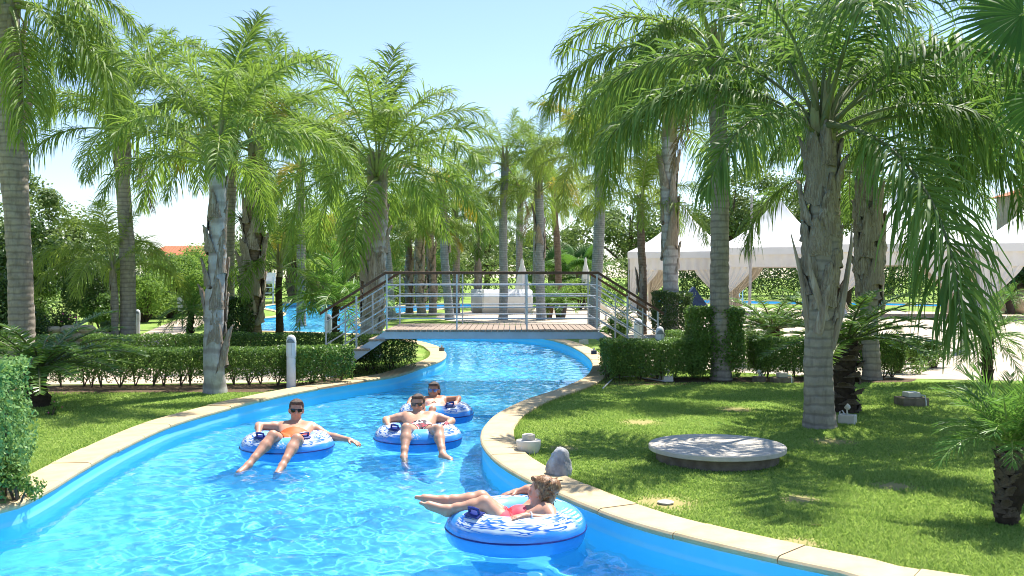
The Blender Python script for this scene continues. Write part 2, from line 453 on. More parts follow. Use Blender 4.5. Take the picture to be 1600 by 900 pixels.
soilL = struct_sheet('planting_bed', catmull([(-7.6, 14.75), (-5, 15.0), (-3.3, 15.15), (-2.55, 16.2), (-2.15, 17.6), (-1.95, 18.9), (-2.6, 19.6), (-3.1, 18.2), (-3.4, 16.5), (-5, 16.1), (-7.6, 15.9)], .3), .004, M['soil'])
soilR = struct_sheet('planting_bed_right', catmull([(1.35, 16.0), (3, 16.1), (4.7, 16.3), (6.6, 16.5), (6.7, 17.6), (4.6, 17.4), (2.8, 17.3), (1.5, 17.1)], .3), .004, M['soil'])

# pool shell
def shell(name, poly, zf):
    n = len(poly); w = offset(poly, .015)
    V = np.vstack([np.c_[w, np.full(n, .0)], np.c_[w, np.full(n, WATER-.25)], np.c_[w, np.full(n, zf)]])
    i = np.arange(n); j = (i+1) % n
    Fc = np.vstack([np.stack([i, j, j+n, i+n], 1), np.stack([i+n, j+n, j+2*n, i+2*n], 1)])
    o = link(name, mesh_np(name, V, Fc, M['pool'], True)); o['kind'] = 'structure'
    o.cycles.is_caustics_receiver = True
    return o
wall1 = shell('pool_wall', river, -.92)
wall2 = shell('pool_wall_far', far_pool, -1.05)
for nm, poly in (('pool_floor', river), ('pool_floor_far', far_pool)):
    V, Fc = sheet(offset(poly, .05), [], -.87)
    o = link(nm, mesh_np(nm, V, Fc, M['pool'])); o['kind'] = 'structure'; o.cycles.is_caustics_receiver = True

# coping : separate bull-nosed slabs
def coping(poly, parent, slab, width, lim=9999):
    n = len(poly)
    t = np.roll(poly, -1, 0)-np.roll(poly, 1, 0); t /= np.linalg.norm(t, axis=1)[:, None]
    nr = np.stack([t[:, 1], -t[:, 0]], 1)
    prof = [(width, -.03), (width, CT-.008), (width-.01, CT), (.03, CT), (.008, CT-.006), (-.004, CT-.020), (-.004, CT-.038), (.008, CT-.052), (.04, CT-.055)]
    k = max(2, slab); cnt = 0
    for s in range(0, n, k):
        ids = [(s+q) % n for q in range(k+1)] if s+k <= n else [(s+q) % n for q in range(n-s+1)]
        if len(ids) < 2: continue
        c = poly[ids].mean(0)
        if c[1] < 4.2 or abs(c[0]) > c[1]*.62+1.0: 
            if c[1] < 4.2: continue
        jx, jz = rng.normal(0, .0025, 2); V = []; 
        pts = []
        for a, q in enumerate(ids):
            p = poly[q].copy()
            e = 1 if a == 0 else (-1 if a == len(ids)-1 else 0)
            p = p + t[q]*e*.004
            pts.append((p, nr[q]))
        for p, m in pts:
            for d, z in prof:
                V.append((p[0]+m[0]*(d+jx)-c[0], p[1]+m[1]*(d+jx)-c[1], z+jz))
        m_ = len(prof); Fc = []
        for a in range(len(pts)-1):
            for b in range(m_-1): Fc.append((a*m_+b, a*m_+b+1, (a+1)*m_+b+1, (a+1)*m_+b))
        me = bpy.data.meshes.new('coping_slab')
        me.from_pydata(V, [], Fc+[tuple(range(m_)), tuple((len(pts)-1)*m_+b for b in range(m_))[::-1]])
        me.materials.append(M['coping'])
        link('coping_slab', me, parent, (c[0], c[1], 0)); cnt += 1
    return cnt
coping(river, wall1, 4, .36)
coping(far_pool, wall2, 4, .36)

# water surface, real ripples
def waves(X, Y):
    r2 = np.random.default_rng(3); Z = np.zeros_like(X)
    env = .80+.20*np.sin(.9*X+1.3*np.sin(.5*Y)+.4)*np.sin(.7*Y+.8*np.sin(.6*X))
    # livelier in the middle of the stream, calmer beside the walls
    d = np.full(X.shape, 9.0)
    near = (Y < 34)
    P = river[::2]
    xf, yf = X[near], Y[near]; dm = np.full(xf.shape, 9.0)
    for p in P:
        if p[1] < 36: dm = np.minimum(dm, (xf-p[0])**2+(yf-p[1])**2)
    d[near] = np.sqrt(dm)
    calm = .16+.84*np.clip((d-.3)/1.0, 0, 1)**1.3
    for i in range(52):
        lam = math.exp(r2.uniform(math.log(.10), math.log(.70))); a = r2.normal(.25, .95)+math.pi/2; k = 2*math.pi/lam
        ph = r2.uniform(0, 6.28)
        wob = .35*np.sin(X*r2.uniform(.5, 1.8)+Y*r2.uniform(.5, 1.8)+ph*2)
        e = .55+.45*np.sin(X*r2.uniform(.3, 1.1)+Y*r2.uniform(.3, 1.1)+ph)
        s = np.sin(k*(math.cos(a)*X+math.sin(a)*Y)+ph+wob*2)
        Z += .0062*lam**.85*e*s
    Z = Z*env*calm*1.1
    # rings spreading from the floating swim rings
    for px, py in ((449, 721), (653, 706), (681, 664), (806, 868)):
        zc = (CH-WATER)*F/(py-HZ)+.43; xc = (px-800)/F*zc; q = np.hypot(X-xc, Y-zc)
        Z += .0035*np.exp(-np.clip(q-.45, 0, 9)/.35)*np.sin(2*math.pi*q/.13)*(.6+.4*np.sin(3*np.arctan2(Y-zc, X-xc)+px))
    return Z
def water(name, poly, xs, ys, amp):
    X, Y = np.meshgrid(xs, ys)
    big = offset(poly, .03)
    keepv = inside(big, X, Y)
    kc = keepv[:-1, :-1] | keepv[1:, :-1] | keepv[:-1, 1:] | keepv[1:, 1:]
    idx = np.arange(X.size).reshape(X.shape)
    Fq = np.stack([idx[:-1, :-1], idx[:-1, 1:], idx[1:, 1:], idx[1:, :-1]], -1)[kc]
    used = np.unique(Fq); mp = np.full(X.size, -1); mp[used] = np.arange(len(used))
    xv, yv = X.ravel()[used], Y.ravel()[used]
    z = WATER+waves(xv, yv)*amp
    o = link(name, mesh_np(name, np.stack([xv, yv, z], 1), mp[Fq], M['water'], True))
    o['kind'] = 'structure'; o.cycles.is_caustics_caster = True
    return o
ys = [1.0]
while ys[-1] < 72: ys.append(ys[-1]+(.12 if ys[-1] < 5 else max(.022, .0026*ys[-1]+.0)))
water('water', river, np.arange(-17, 9.6, .027), np.array(ys), 1.0)
water('water_far', far_pool, np.arange(9, 36, .5), np.arange(45, 75, .5), 1.0)

# lawn grass, short blades, one mass
def grass(n):
    # more blades per square metre close by
    Z = 5.0*(24.0/5.0)**rng.random(n*2); X = (rng.random(n*2)*2-1)*(.56*Z+.4)
    big = offset(river, .345)
    k = ~inside(big, X, Z)
    k &= ~inside(patio_poly, X, Z)
    left = X < -1.2
    k &= np.where(left, Z < np.where(X < -2.9, 15.0+.0*X, 20.5), Z < 24)
    k &= ~((~left) & (Z > 16.4) & (X > 2.2) & (Z < 17.2))
    for px, py, r_ in PATCH:
        x, y, _ = G(px, py); d = np.hypot(X-x, Z-y); k &= (d > r_*rng.uniform(.3, 1.0, len(X)))
    X, Z = X[k][:n], Z[k][:n]; n = len(X)
    h = rng.uniform(.010, .026, n)*(1+.3*np.sin(X*2.1)*np.sin(Z*1.7)); a = rng.random(n)*6.28
    w = rng.uniform(.004, .0075, n)*(1+Z*.05)
    ln = rng.normal(0, .6, (n, 2))*h[:, None]
    dx, dy = np.cos(a)*w, np.sin(a)*w
    V = np.empty((n, 3, 3)); V[:, 0] = np.stack([X-dx, Z-dy, np.zeros(n)], 1); V[:, 1] = np.stack([X+dx, Z+dy, np.zeros(n)], 1)
    V[:, 2] = np.stack([X+ln[:, 0], Z+ln[:, 1], h], 1)
    o = link('grass', mesh_np('grass', V.reshape(-1, 3), np.arange(n*3).reshape(n, 3), M['blade']))
    o['kind'] = 'stuff'; tag(o, 'short green mown grass covering the lawns beside the river', 'grass')
grass(430000)
def edge_tufts(n):
    i = rng.integers(0, len(river), n); p = offset(river, .365)[i]+rng.normal(0, .05, (n, 2)); big = offset(river, .335)
    k = ~inside(big, p[:, 0], p[:, 1]) & (p[:, 1] > 4.5) & (p[:, 1] < 26) & (np.abs(p[:, 0]) < .6*p[:, 1]+.5)
    k &= ~((p[:, 0] < -1.5) & (p[:, 1] > 15.2) & (p[:, 1] < 19.5)) & (np.sin(p[:, 0]*3.1)+np.sin(p[:, 1]*2.3+1)+rng.normal(0, .6, n) > -.3)
    p = p[k]; n = len(p); h = rng.uniform(.02, .055, n); a = rng.random(n)*6.28; w = rng.uniform(.003, .006, n); ln = rng.normal(0, .6, (n, 2))*h[:, None]
    V = np.empty((n, 3, 3)); z0 = np.zeros(n)
    V[:, 0] = np.stack([p[:, 0]-np.cos(a)*w, p[:, 1]-np.sin(a)*w, z0], 1); V[:, 1] = np.stack([p[:, 0]+np.cos(a)*w, p[:, 1]+np.sin(a)*w, z0], 1); V[:, 2] = np.stack([p[:, 0]+ln[:, 0], p[:, 1]+ln[:, 1], h+.01], 1)
    o = link('grass_fringe', mesh_np('grass_fringe', V.reshape(-1, 3), np.arange(n*3).reshape(n, 3), M['blade'])); o['kind'] = 'stuff'; tag(o, 'longer untrimmed grass growing along the outer edge of the coping', 'grass')
edge_tufts(60000)

# ------------------------------------------------------------------ palms
def frond(name, L, th0, bend, n, lmax, w, droop, mats, start=.2, seed=0, plum=.5, side=0.0, a0=62, a1=32, segs=4, rr=(.028, .004), bexp=1.25, lmin=.45):
    r = np.random.default_rng(seed)
    K = 16; s = np.linspace(0, 1, K)
    th = th0-bend*s**bexp
    ds = L/(K-1)
    x = np.r_[0, np.cumsum(np.cos(th[:-1])*ds)]; z = np.r_[0, np.cumsum(np.sin(th[:-1])*ds)]; y = side*s**2*L
    C = np.stack([x, y, z], 1)
    T = np.gradient(C, axis=0); T /= np.linalg.norm(T, axis=1)[:, None]
    S = np.cross(np.array([0, 0, 1.0]), T); S = np.where(np.linalg.norm(S, axis=1)[:, None] < 1e-3, np.array([[0, 1.0, 0]]), S)
    S[:] = np.array([0, 1, 0]); N = np.cross(T, S); N /= np.linalg.norm(N, axis=1)[:, None]
    # stalk
    rad = rr[0]*(1-s)**.8+rr[1]; rad[0] *= 1.9; rad[1] *= 1.35
    V = []; q = 5
    for k in range(q):
        a = 2*math.pi*k/q+.3
        V.append(C+(S*math.cos(a)+N*math.sin(a)*.8)*rad[:, None])
    V = np.stack(V, 1).reshape(-1, 3)
    i = np.arange(K-1)[:, None]*q; k = np.arange(q)[None]
    F1 = np.stack([i+k, i+(k+1) % q, i+q+(k+1) % q, i+q+k], -1).reshape(-1, 4)
    # leaflets
    t = np.linspace(start, .995, n); t = np.concatenate([t, t]); sd = np.r_[np.ones(n), -np.ones(n)]
    t = np.clip(t+r.normal(0, .35/n, 2*n), start, 1); m = 2*n
    def at(A): return np.stack([np.interp(t, s, A[:, c]) for c in range(3)], 1)
    p, tt, nn = at(C), at(T), at(N); u = (t-start)/(1-start)
    ln = lmax*(lmin+(1-lmin)*np.sin(np.pi*np.clip(u, 0, 1)**.75)**.8)*np.where(u > .9, 1-.4*(u-.9)/.1, 1)*r.uniform(.8, 1.12, m)
    ang = np.radians(a0+(a1-a0)*u)+r.normal(0, .12, m)
    d = tt*np.cos(ang)[:, None]+np.array([[0, 1, 0]])*(sd*np.sin(ang))[:, None]+nn*(r.normal(.12, plum, m))[:, None]
    d /= np.linalg.norm(d, axis=1)[:, None]
    wv = np.cross(d, nn+r.normal(0, .5, (m, 3))); wv /= np.linalg.norm(wv, axis=1)[:, None]+1e-6
    prof = np.array([.55, 1, .92, .62, .12] if segs == 4 else [.6, 1, .75, .12])
    rows = []; pos = p.copy(); dd = d.copy(); g = droop*r.uniform(.7, 1.35, m)
    for k in range(segs+1):
        ww = wv*(w*.5*prof[k]*(.6+.4*ln/lmax))[:, None]
        rows += [pos-ww, pos+ww]
        pos = pos+dd*(ln/segs)[:, None]
        dd = dd+np.array([[0, 0, -1.0]])*(g*(k+1)/segs)[:, None]; dd /= np.linalg.norm(dd, axis=1)[:, None]
    LV = np.stack(rows, 1).reshape(-1, 3)
    c = 2*(segs+1); b = np.arange(m)[:, None]*c+len(V); kk = np.arange(segs)[None]*2
    F2 = np.stack([b+kk, b+kk+1, b+kk+3, b+kk+2], -1).reshape(-1, 4)
    return mesh_np(name, np.vstack([V, LV]), np.vstack([F1, F2]), mats, False, np.r_[np.ones(len(F1)), np.zeros(len(F2))])

ELEV = [(82, 45), (68, 75), (54, 100), (40, 112), (26, 110), (10, 100), (-12, 80), (-38, 52)]   # start angle, bend
FR = {}
def queen_set(key, mat, stalk, n=104):
    out = []; hang = key in ('frond_dark', 'frond_hang')
    for k, (e, b) in enumerate(ELEV):
        for v in range(2):
            sd = 100*k+v+ (0 if key == 'frond' else 37)
            out.append(frond('queen_frond_'+key, 1.0, R(e), R(b+(v-.5)*16), n+(14 if hang else 0), .29 if hang else .255, .0088, (1.35+.12*k) if hang else (.75+.09*k), [mat, stalk], .24, sd, .42, (v-.5)*.12, rr=(.0085, .0014)))
    FR[key] = out
for key in ('frond', 'frond_light', 'frond_dark', 'frond_yellow', 'frond_hang'):
    queen_set(key, M['frond' if key == 'frond_hang' else key], M['rachis_dark'] if key == 'frond_dark' else M['rachis'])
FR['dry'] = [frond('dry_frond', 1.0, R(-55-10*k), R(28), 60, .20, .009, .9, [M['frond_dry'], M['boot']], .3, 900+k, .3, .05, rr=(.009, .002)) for k in range(2)]
FR['pygmy'] = [frond('pygmy_frond', 1.0, R(e), R(b), 34, .30, .017, .28, [M['pygmy'], M['rachis']], .14, 300+k, .14, 0, 55, 28, 3, (.012, .003), 1.2, .5)
               for k, (e, b) in enumerate([(80, 40), (66, 66), (52, 88), (38, 98), (22, 98), (4, 85), (-18, 55)])]
FR['cycad'] = [frond('cycad_frond', 1.0, R(e), R(b), 62, .15, .013, .06, [M['cycad'], M['rachis_dark']], .1, 400+k, .10, 0, 66, 46, 3, (.012, .004), 1.3, .55)
               for k, (e, b) in enumerate([(52, 58), (40, 58), (30, 54), (22, 48), (14, 40), (8, 34)])]

def fan_leaf(name, seed):
    r = np.random.default_rng(seed); mb = []; Fs = []; ns = 40
    V = []; 
    for k in range(ns):
        a = R(-128+256*k/(ns-1)); da = R(256/(ns-1))*.52
        L = 1.0*(.78+.22*math.cos(a*.7))*r.uniform(.93, 1.05)
        rows = []
        for q, (f, wf, dz) in enumerate([(0.02, 1, 0), (.30, 1, .015), (.46, .95, 0), (.66, .42, -.05), (.84, .22, -.16-.1*r.random()), (1.0, .03, -.30-.16*r.random())]):
            ww = da*min(f, .6)*wf
            for sg in (-1, 1):
                ca, sa = math.cos(a), math.sin(a)
                fold = .018*f*(1 if (sg > 0) == (k % 2 == 0) else -1) if f < .7 else 0
                V.append((ca*L*f-sa*sg*ww*L, sa*L*f+ca*sg*ww*L, dz*L+fold-.14*(abs(a)/2.2)**2*f))
        b = k*12
        for q in range(5): Fs.append((b+2*q, b+2*q+1, b+2*q+3, b+2*q+2))
    nv = len(V)
    pet = MB().tube([(-1.05, 0, -.12), (-.6, 0, .03), (-.2, 0, .04), (.05, 0, 0)], [.026, .018, .014, .01], 6)
    V += pet.v; F4 = np.array(Fs); F5 = np.array([[i+nv for i in f] for f in pet.f if len(f) == 4])
    return mesh_np(name, np.array(V), np.vstack([F4, F5]), [M['fan'], M['rachis']], False, np.r_[np.zeros(len(F4)), np.ones(len(F5))])
FR['fan'] = [fan_leaf('fan_leaf', 50+k) for k in range(4)]

def trunk_mesh(name, top, r0, r1, mat, seed, sides=16, step=.045, bulge=(), ring=.10, rough=.012, flare=.22):
    """ringed, slightly crooked trunk from the origin up to `top` (local)"""
    r = np.random.default_rng(seed); H = top[2]; n = max(6, int(H/step))
    u = np.linspace(0, 1, n+1); z = u*H
    bx = top[0]*u+.05*np.sin(u*3.1+r.uniform(0, 6))*np.sin(np.pi*u); by = top[1]*u+.04*np.sin(u*2.7+r.uniform(0, 6))*np.sin(np.pi*u)
    rad = r0+(r1-r0)*u+r0*flare*np.exp(-z/.16)
    for c, h, a in bulge: rad += a*np.exp(-((z-c)/h)**2)
    a = np.linspace(0, 2*math.pi, sides, endpoint=False)
    ph = ((z+.25*ring*np.cumsum(r.normal(0, .35, n+1))*.6)/ring)[:, None]+.10*np.sin(a+r.uniform(0, 6))[None]+.2*np.sin(z*5)[:, None]
    saw = (ph % 1.0)
    rr = rad[:, None]*(1+.007*(saw-.5)-.018*np.exp(-(saw/.10)**2))+rough*(np.sin(3*a[None]+z[:, None]*7)*.35+r.normal(0, .35, (n+1, sides)))
    V = np.stack([bx[:, None]+rr*np.cos(a), by[:, None]+rr*np.sin(a), np.repeat(z[:, None], sides, 1)-(.05 if True else 0)*(u == 0)[:, None]], -1).reshape(-1, 3)
    i = np.arange(n)[:, None]*sides; k = np.arange(sides)[None]
    Fq = np.stack([i+k, i+(k+1) % sides, i+sides+(k+1) % sides, i+sides+k], -1).reshape(-1, 4)
    cap = np.array([[n*sides+k for k in range(sides)]])
    return mesh_np(name, V, [Fq, cap], mat, True)

def boot_mesh(seed, mat, splay):
    """an old clasping leaf base: curved plate, wide and hugging below, narrow and torn above"""
    r = np.random.default_rng(seed); rows, cols = 9, 7; V = []
    for i in range(rows):
        u = i/(rows-1); half = (.95*(1-u)**1.1+.14)*(.9+.2*r.random()); lift = splay*u**2.2
        for j in range(cols):
            a = half*(j/(cols-1)*2-1); edge = abs(j/(cols-1)*2-1)
            rad = 1.0+.16*(1-edge**2)*(1-u*.4)+lift+.05*r.normal()
            V.append((rad*math.cos(a), rad*math.sin(a), u+.06*r.normal()*edge-.12*edge*(1-u)))
    n = len(V); 
    V2 = [(x*.93-.03, y*.93, z-.01) for x, y, z in V]
    Fq = []
    for i in range(rows-1):
        for j in range(cols-1):
            q = (i*cols+j, i*cols+j+1, (i+1)*cols+j+1, (i+1)*cols+j); Fq.append(q); Fq.append(tuple(x+n for x in q[::-1]))
    for i in range(rows-1):
        Fq += [(i*cols, (i+1)*cols, (i+1)*cols+n, i*cols+n), ((i+1)*cols-1, (i+1)*cols-1+n, (i+2)*cols-1+n, (i+2)*cols-1)]
    for j in range(cols-1): Fq += [((rows-1)*cols+j, (rows-1)*cols+j+1, (rows-1)*cols+j+1+n, (rows-1)*cols+j+n)]
    return mesh_np('leaf_base', np.array(V+V2), np.array(Fq), mat, True)
BOOT = {k: [boot_mesh(60+i, M[k], (.12, .30, .2, .5)[i]) for i in range(4)] for k in ('boot', 'boot_dark')}

def palm(name, label, base, top, r0, r1, L, n, key='frond', tmat='trunk', group=None, boots=None, bmat='boot', seed=0, dry=0, yellow=0,
         elo=7, ehi=0, sides=16, step=.045, bulge=(), ring=.10, shaft=.5, extra=(), rough=.012, low=1.0):
    r = random.Random(seed)
    t = thing(name, label, 'palm tree', base, group)
    tp = (top[0]-base[0], top[1]-base[1], top[2]-base[2])
    link('trunk', trunk_mesh('trunk', tp, r0, r1, M[tmat], seed+1, sides, step, bulge, ring, rough), t)
    if shaft:
        # sheath of young leaf stalks above the trunk
        mb = MB(); s = shaft
        for k in range(7):
            a = k*2.4+r.random(); d = Vector((math.cos(a), math.sin(a), 0))
            p = Vector(tp)
            mb.tube([p+d*r1*.55-Vector((0, 0, .18*s)), p+d*r1*.6+Vector((0, 0, .15*s)), p+d*r1*(.5+.5*r.random())+Vector((0, 0, s*r.uniform(.7, 1.1)))], [r1*.55, r1*.48, r1*.14], 7)
        mb.build('leaf_sheath', M['crownshaft'], t, smooth=True)
    off = r.random()*6.28
    for k in range(n):
        u = (k+.5)/n
        lv = ehi+(elo-ehi)*u**low
        e = max(0, min(7, int(lv+r.uniform(-.45, .95))))
        kk = key
        if yellow and r.random() < yellow: kk = 'frond_yellow' if r.random() < .6 else 'frond_light'
        me = FR[kk][e*2+r.randint(0, 1)]
        a = off+k*2.39996+r.uniform(-.25, .25)
        sca = L*r.uniform(.86, 1.1)*(.82 if e == 0 else 1.0)
        o = link('frond', me, t, (tp[0]+math.cos(a)*r1*.45, tp[1]+math.sin(a)*r1*.45, tp[2]+shaft*.45*(1-u)**.8+r.uniform(-.04, .04)), 0, 1.0)
        o.rotation_euler = (r.uniform(-.16, .16), r.uniform(-.10, .10), a); o.scale = (sca, sca*r.uniform(.9, 1.1), sca)
    for a, e, v, sca, dz in extra:      # single fronds the photograph shows clearly
        o = link('frond', FR[key][e*2+v], t, (tp[0]+math.cos(a)*r1*.5, tp[1]+math.sin(a)*r1*.5, tp[2]+dz), a, sca)
    for k in range(dry):
        a = r.random()*6.28
        o = link('dry_frond', FR['dry'][k % 2], t, (tp[0]+math.cos(a)*r1, tp[1]+math.sin(a)*r1, tp[2]-.05), a, L*r.uniform(.55, .8))
    if boots:
        z0, z1, nb, ln, fat = boots
        H = tp[2]
        for k in range(nb):
            u = (k+.5)/nb; z = z0+(z1-z0)*u; f = z/H; rad = (r0+(r1-r0)*f)*fat
            for c, h, am in bulge: rad += am*math.exp(-((z-c)/h)**2)
            a = k*2.3+r.uniform(-.3, .3)
            o = link('leaf_base', BOOT[bmat][r.randint(0, 3)], t, (tp[0]*f, tp[1]*f, z), a)
            s = ln*r.uniform(.75, 1.3); o.scale = (rad, rad, s); o.rotation_euler = (r.uniform(-.08, .08), r.uniform(-.08, .08), a)
    return t

def at_ground(px, Z): return ((px-800)/F*Z, Z, 0.0)
QG = 'queen palms around the river'
# --- large palms
palm('queen_palm', 'tall thick grey ringed palm trunk at the left edge behind the cycad', at_ground(34, 16.2), PZ(14, 10, 16.2), .205, .165, 2.4, 16, 'frond_hang', 'trunk', QG, seed=1,
     bulge=((3.9, .8, .05),), shaft=.9, boots=(4.3, 5.3, 7, .7, 1.1), extra=((.1, 6, 0, 2.6, .1), (-.35, 6, 1, 3.2, .0), (.5, 4, 0, 2.3, .2), (-.9, 7, 0, 2.9, 0)), ring=.17)
palm('queen_palm', 'tall palm with pale brown ringed trunk beside the slim palm near the garden path', at_ground(200, 25.6), PZ(189, 205, 25.6), .20, .17, 3.1, 15, 'frond', 'trunk', QG, seed=2,
     shaft=1.0, boots=(4.4, 5.4, 8, .7, 1.15), yellow=.08, elo=5.6, dry=1, extra=((1.4, 0, 1, 3.3, .3), (.4, 1, 0, 3.0, .3), (2.6, 1, 1, 3.2, .3), (3.3, 5, 0, 3.1, 0)), ring=.15)
palm('queen_palm', 'slim young palm leaning against the tall palm near the garden path', at_ground(181, 25.4), PZ(176, 425, 25.4), .095, .075, 2.3, 9, 'frond_light', 'trunk', QG, seed=3, shaft=.5, boots=(.5, 1.7, 6, .6, 1.1), elo=5.5,
     extra=((3.1, 3, 0, 2.4, .1), (3.5, 4, 1, 2.2, .1)))
palm('queen_palm', 'silvery peeling palm trunk standing in front of the left hedge', G(336, 614), PZ(338, 262, 14.95), .155, .115, 2.2, 14, 'frond', 'trunk_silver', QG, seed=4,
     shaft=.75, boots=(.35, 2.9, 15, .5, 1.06), yellow=.16, elo=5.2, extra=((1.3, 0, 0, 2.6, .2), (-.4, 1, 1, 2.5, .2), (.1, 3, 1, 2.5, .1), (2.9, 3, 0, 2.5, .1)))
palm('queen_palm', 'palm right behind the silvery peeling palm with a plain brown trunk', at_ground(358, 29), PZ(366, 205, 29), .15, .13, 3.3, 15, 'frond', 'trunk', QG, seed=5, yellow=.1, elo=5.2, extra=((1.5, 0, 0, 3.6, .3), (.9, 0, 1, 3.5, .3)))
palm('queen_palm', 'stout palm with shaggy brown leaf bases behind the round topped hedge', at_ground(393, 27.5), PZ(400, 240, 27.5), .27, .22, 3.3, 17, 'frond', 'trunk_brown', QG, seed=6,
     boots=(.4, 4.4, 26, .75, 1.12), shaft=.7, yellow=.08, elo=5.6, dry=1, extra=((1.5, 0, 0, 3.6, .3), (1.2, 1, 1, 3.2, .2)))
palm('queen_palm', 'slim dark forked palm at the near edge of the rear pool', at_ground(436, 28.2), PZ(437, 425, 28.2), .11, .085, 2.5, 11, 'frond', 'trunk_dark', QG, seed=7, shaft=.8, yellow=.2, elo=5.6)
palm('queen_palm', 'broad palm with thick peeling trunk rising behind the left bridge stairs', at_ground(579, 21.5), PZ(590, 285, 21.5), .23, .21, 2.95, 22, 'frond', 'trunk_silver', QG, seed=8,
     boots=(.6, 3.2, 18, .7, 1.1), shaft=.8, yellow=.05, elo=5.6, dry=1, extra=((1.55, 0, 0, 3.2, .3), (-1.5, 1, 0, 2.9, .2), (3.0, 2, 1, 2.9, .2), (.1, 2, 0, 2.9, .2)))
palm('queen_palm', 'light green palm behind the right end of the bridge handrail', at_ground(928, 34), PZ(938, 262, 34), .20, .18, 3.3, 20, 'frond_light', 'trunk_blue', QG, seed=9, shaft=.9, yellow=.12, elo=6.6,
     extra=((2.9, 1, 0, 3.4, .3), (1.9, 1, 1, 3.4, .3)))
palm('queen_palm', 'thin palm trunk just behind the right bridge stairs', at_ground(1003, 30), PZ(1001, 330, 30), .13, .11, 2.6, 12, 'frond', 'trunk_brown', QG, seed=10, elo=5, boots=(.3, 1.6, 6, .6, 1.1))
palm('queen_palm', 'palm with smooth bulging trunk growing out of the flowering bush', at_ground(1047, 29.5), PZ(1046, 215, 29.5), .23, .22, 3.2, 20, 'frond_hang', 'trunk_silver', QG, seed=11, boots=(1.8, 5.0, 9, .9, 1.07), shaft=.9, elo=4.6, yellow=.05)
palm('queen_palm', 'tall straight ringed palm wrapped in leafy vine at its foot', at_ground(1127, 16.9), PZ(1119, 108, 16.9), .165, .145, 3.05, 17, 'frond_hang', 'trunk', QG, seed=12, ring=.17, shaft=.9, boots=(4.5, 5.15, 7, .7, 1.12), elo=6.0, dry=1,
     extra=((3.1, 4, 0, 3.3, .1), (3.4, 6, 1, 3.2, 0), (-.2, 4, 1, 3.2, .1), (2.6, 5, 0, 3.3, .1), (3.9, 5, 1, 3.3, .05)))
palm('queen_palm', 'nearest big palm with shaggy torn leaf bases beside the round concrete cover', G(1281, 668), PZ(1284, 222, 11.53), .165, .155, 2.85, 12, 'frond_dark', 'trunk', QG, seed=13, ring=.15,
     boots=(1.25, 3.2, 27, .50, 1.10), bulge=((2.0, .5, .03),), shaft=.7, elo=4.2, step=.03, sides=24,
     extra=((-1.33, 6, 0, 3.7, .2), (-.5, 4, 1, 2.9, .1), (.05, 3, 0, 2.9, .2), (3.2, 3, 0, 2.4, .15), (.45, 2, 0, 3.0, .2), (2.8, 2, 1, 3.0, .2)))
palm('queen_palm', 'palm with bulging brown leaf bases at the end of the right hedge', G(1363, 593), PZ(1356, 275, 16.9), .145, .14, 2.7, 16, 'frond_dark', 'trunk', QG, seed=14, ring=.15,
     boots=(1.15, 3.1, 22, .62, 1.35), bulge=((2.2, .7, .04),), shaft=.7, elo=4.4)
palm('queen_palm', 'dark shaded palm hanging its fronds in from the right edge', at_ground(1690, 13.5), PZ(1668, 158, 13.5), .2, .18, 3.0, 11, 'frond_dark', 'trunk', QG, seed=15, elo=7.2, shaft=.7,  # its shade is put into the colour by the darker leaf material
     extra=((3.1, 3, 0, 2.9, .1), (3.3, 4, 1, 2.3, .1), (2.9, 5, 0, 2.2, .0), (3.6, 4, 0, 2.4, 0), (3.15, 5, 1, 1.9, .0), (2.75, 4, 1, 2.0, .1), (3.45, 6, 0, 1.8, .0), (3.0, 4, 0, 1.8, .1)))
# --- far palms behind the bridge
far = [
 ('leaning blue grey palm trunk just right of the thick peeling palm', 613, 40, 597, 330, .17, .15, 2.7, 'frond', 'trunk_blue', None),
 ('brown far palm trunk left of the pale shaggy pair behind the bridge', 640, 46, 638, 380, .17, .15, 2.6, 'frond', 'trunk_brown', (.3, 2.5, 10, .6, 1.15)),
 ('shaggy pale far palm, left one of the pair behind the bridge', 659, 44, 653, 365, .20, .18, 2.6, 'frond_light', 'trunk', (.6, 2.9, 12, .6, 1.2)),
 ('shaggy far palm with tan hanging fibres behind the bridge', 676, 45, 672, 362, .18, .17, 2.6, 'frond', 'trunk', (.6, 2.9, 12, .6, 1.2)),
 ('leaning blue grey palm with yellow fronds behind the second bridge post', 703, 40, 691, 318, .18, .15, 2.9, 'frond', 'trunk_blue', (2.6, 4.2, 6, .6, 1.15)),
 ('slim straight far palm just right of the yellow fronded leaning palm', 713, 47, 711, 335, .17, .15, 2.6, 'frond', 'trunk', None),
 ('slim forked far palm left of the white lounge', 747, 48, 747, 372, .17, .13, 2.5, 'frond_dark', 'trunk', (.6, 2.6, 8, .8, 1.15)),
 ('tall slender blue grey palm in front of the white lounge', 786, 40, 789, 262, .18, .15, 2.6, 'frond', 'trunk_blue', None),
 ('far palm directly behind the left closed parasol', 811, 56, 813, 325, .20, .18, 2.8, 'frond_light', 'trunk', None),
 ('far palm with dark banded trunk between the two closed parasols', 846, 40, 842, 305, .19, .17, 2.8, 'frond', 'trunk_blue', (2.4, 3.8, 5, .8, 1.15)),
 ('far brown ringed palm between the potted plants and the right parasol', 875, 50, 866, 325, .18, .16, 2.8, 'frond_light', 'trunk_brown', None)]
for k, (lab, bx, Z, tx, ty, r0, r1, L, key, tm, bt) in enumerate(far):
    palm('queen_palm', lab, at_ground(bx, Z), PZ(tx, ty, Z), r0, r1, L, 15, key, tm, QG, bt, seed=40+k, sides=12, step=.07, elo=5.8, dry=k % 2, shaft=.8, yellow=(.55 if k == 4 else .14), ring=.14)
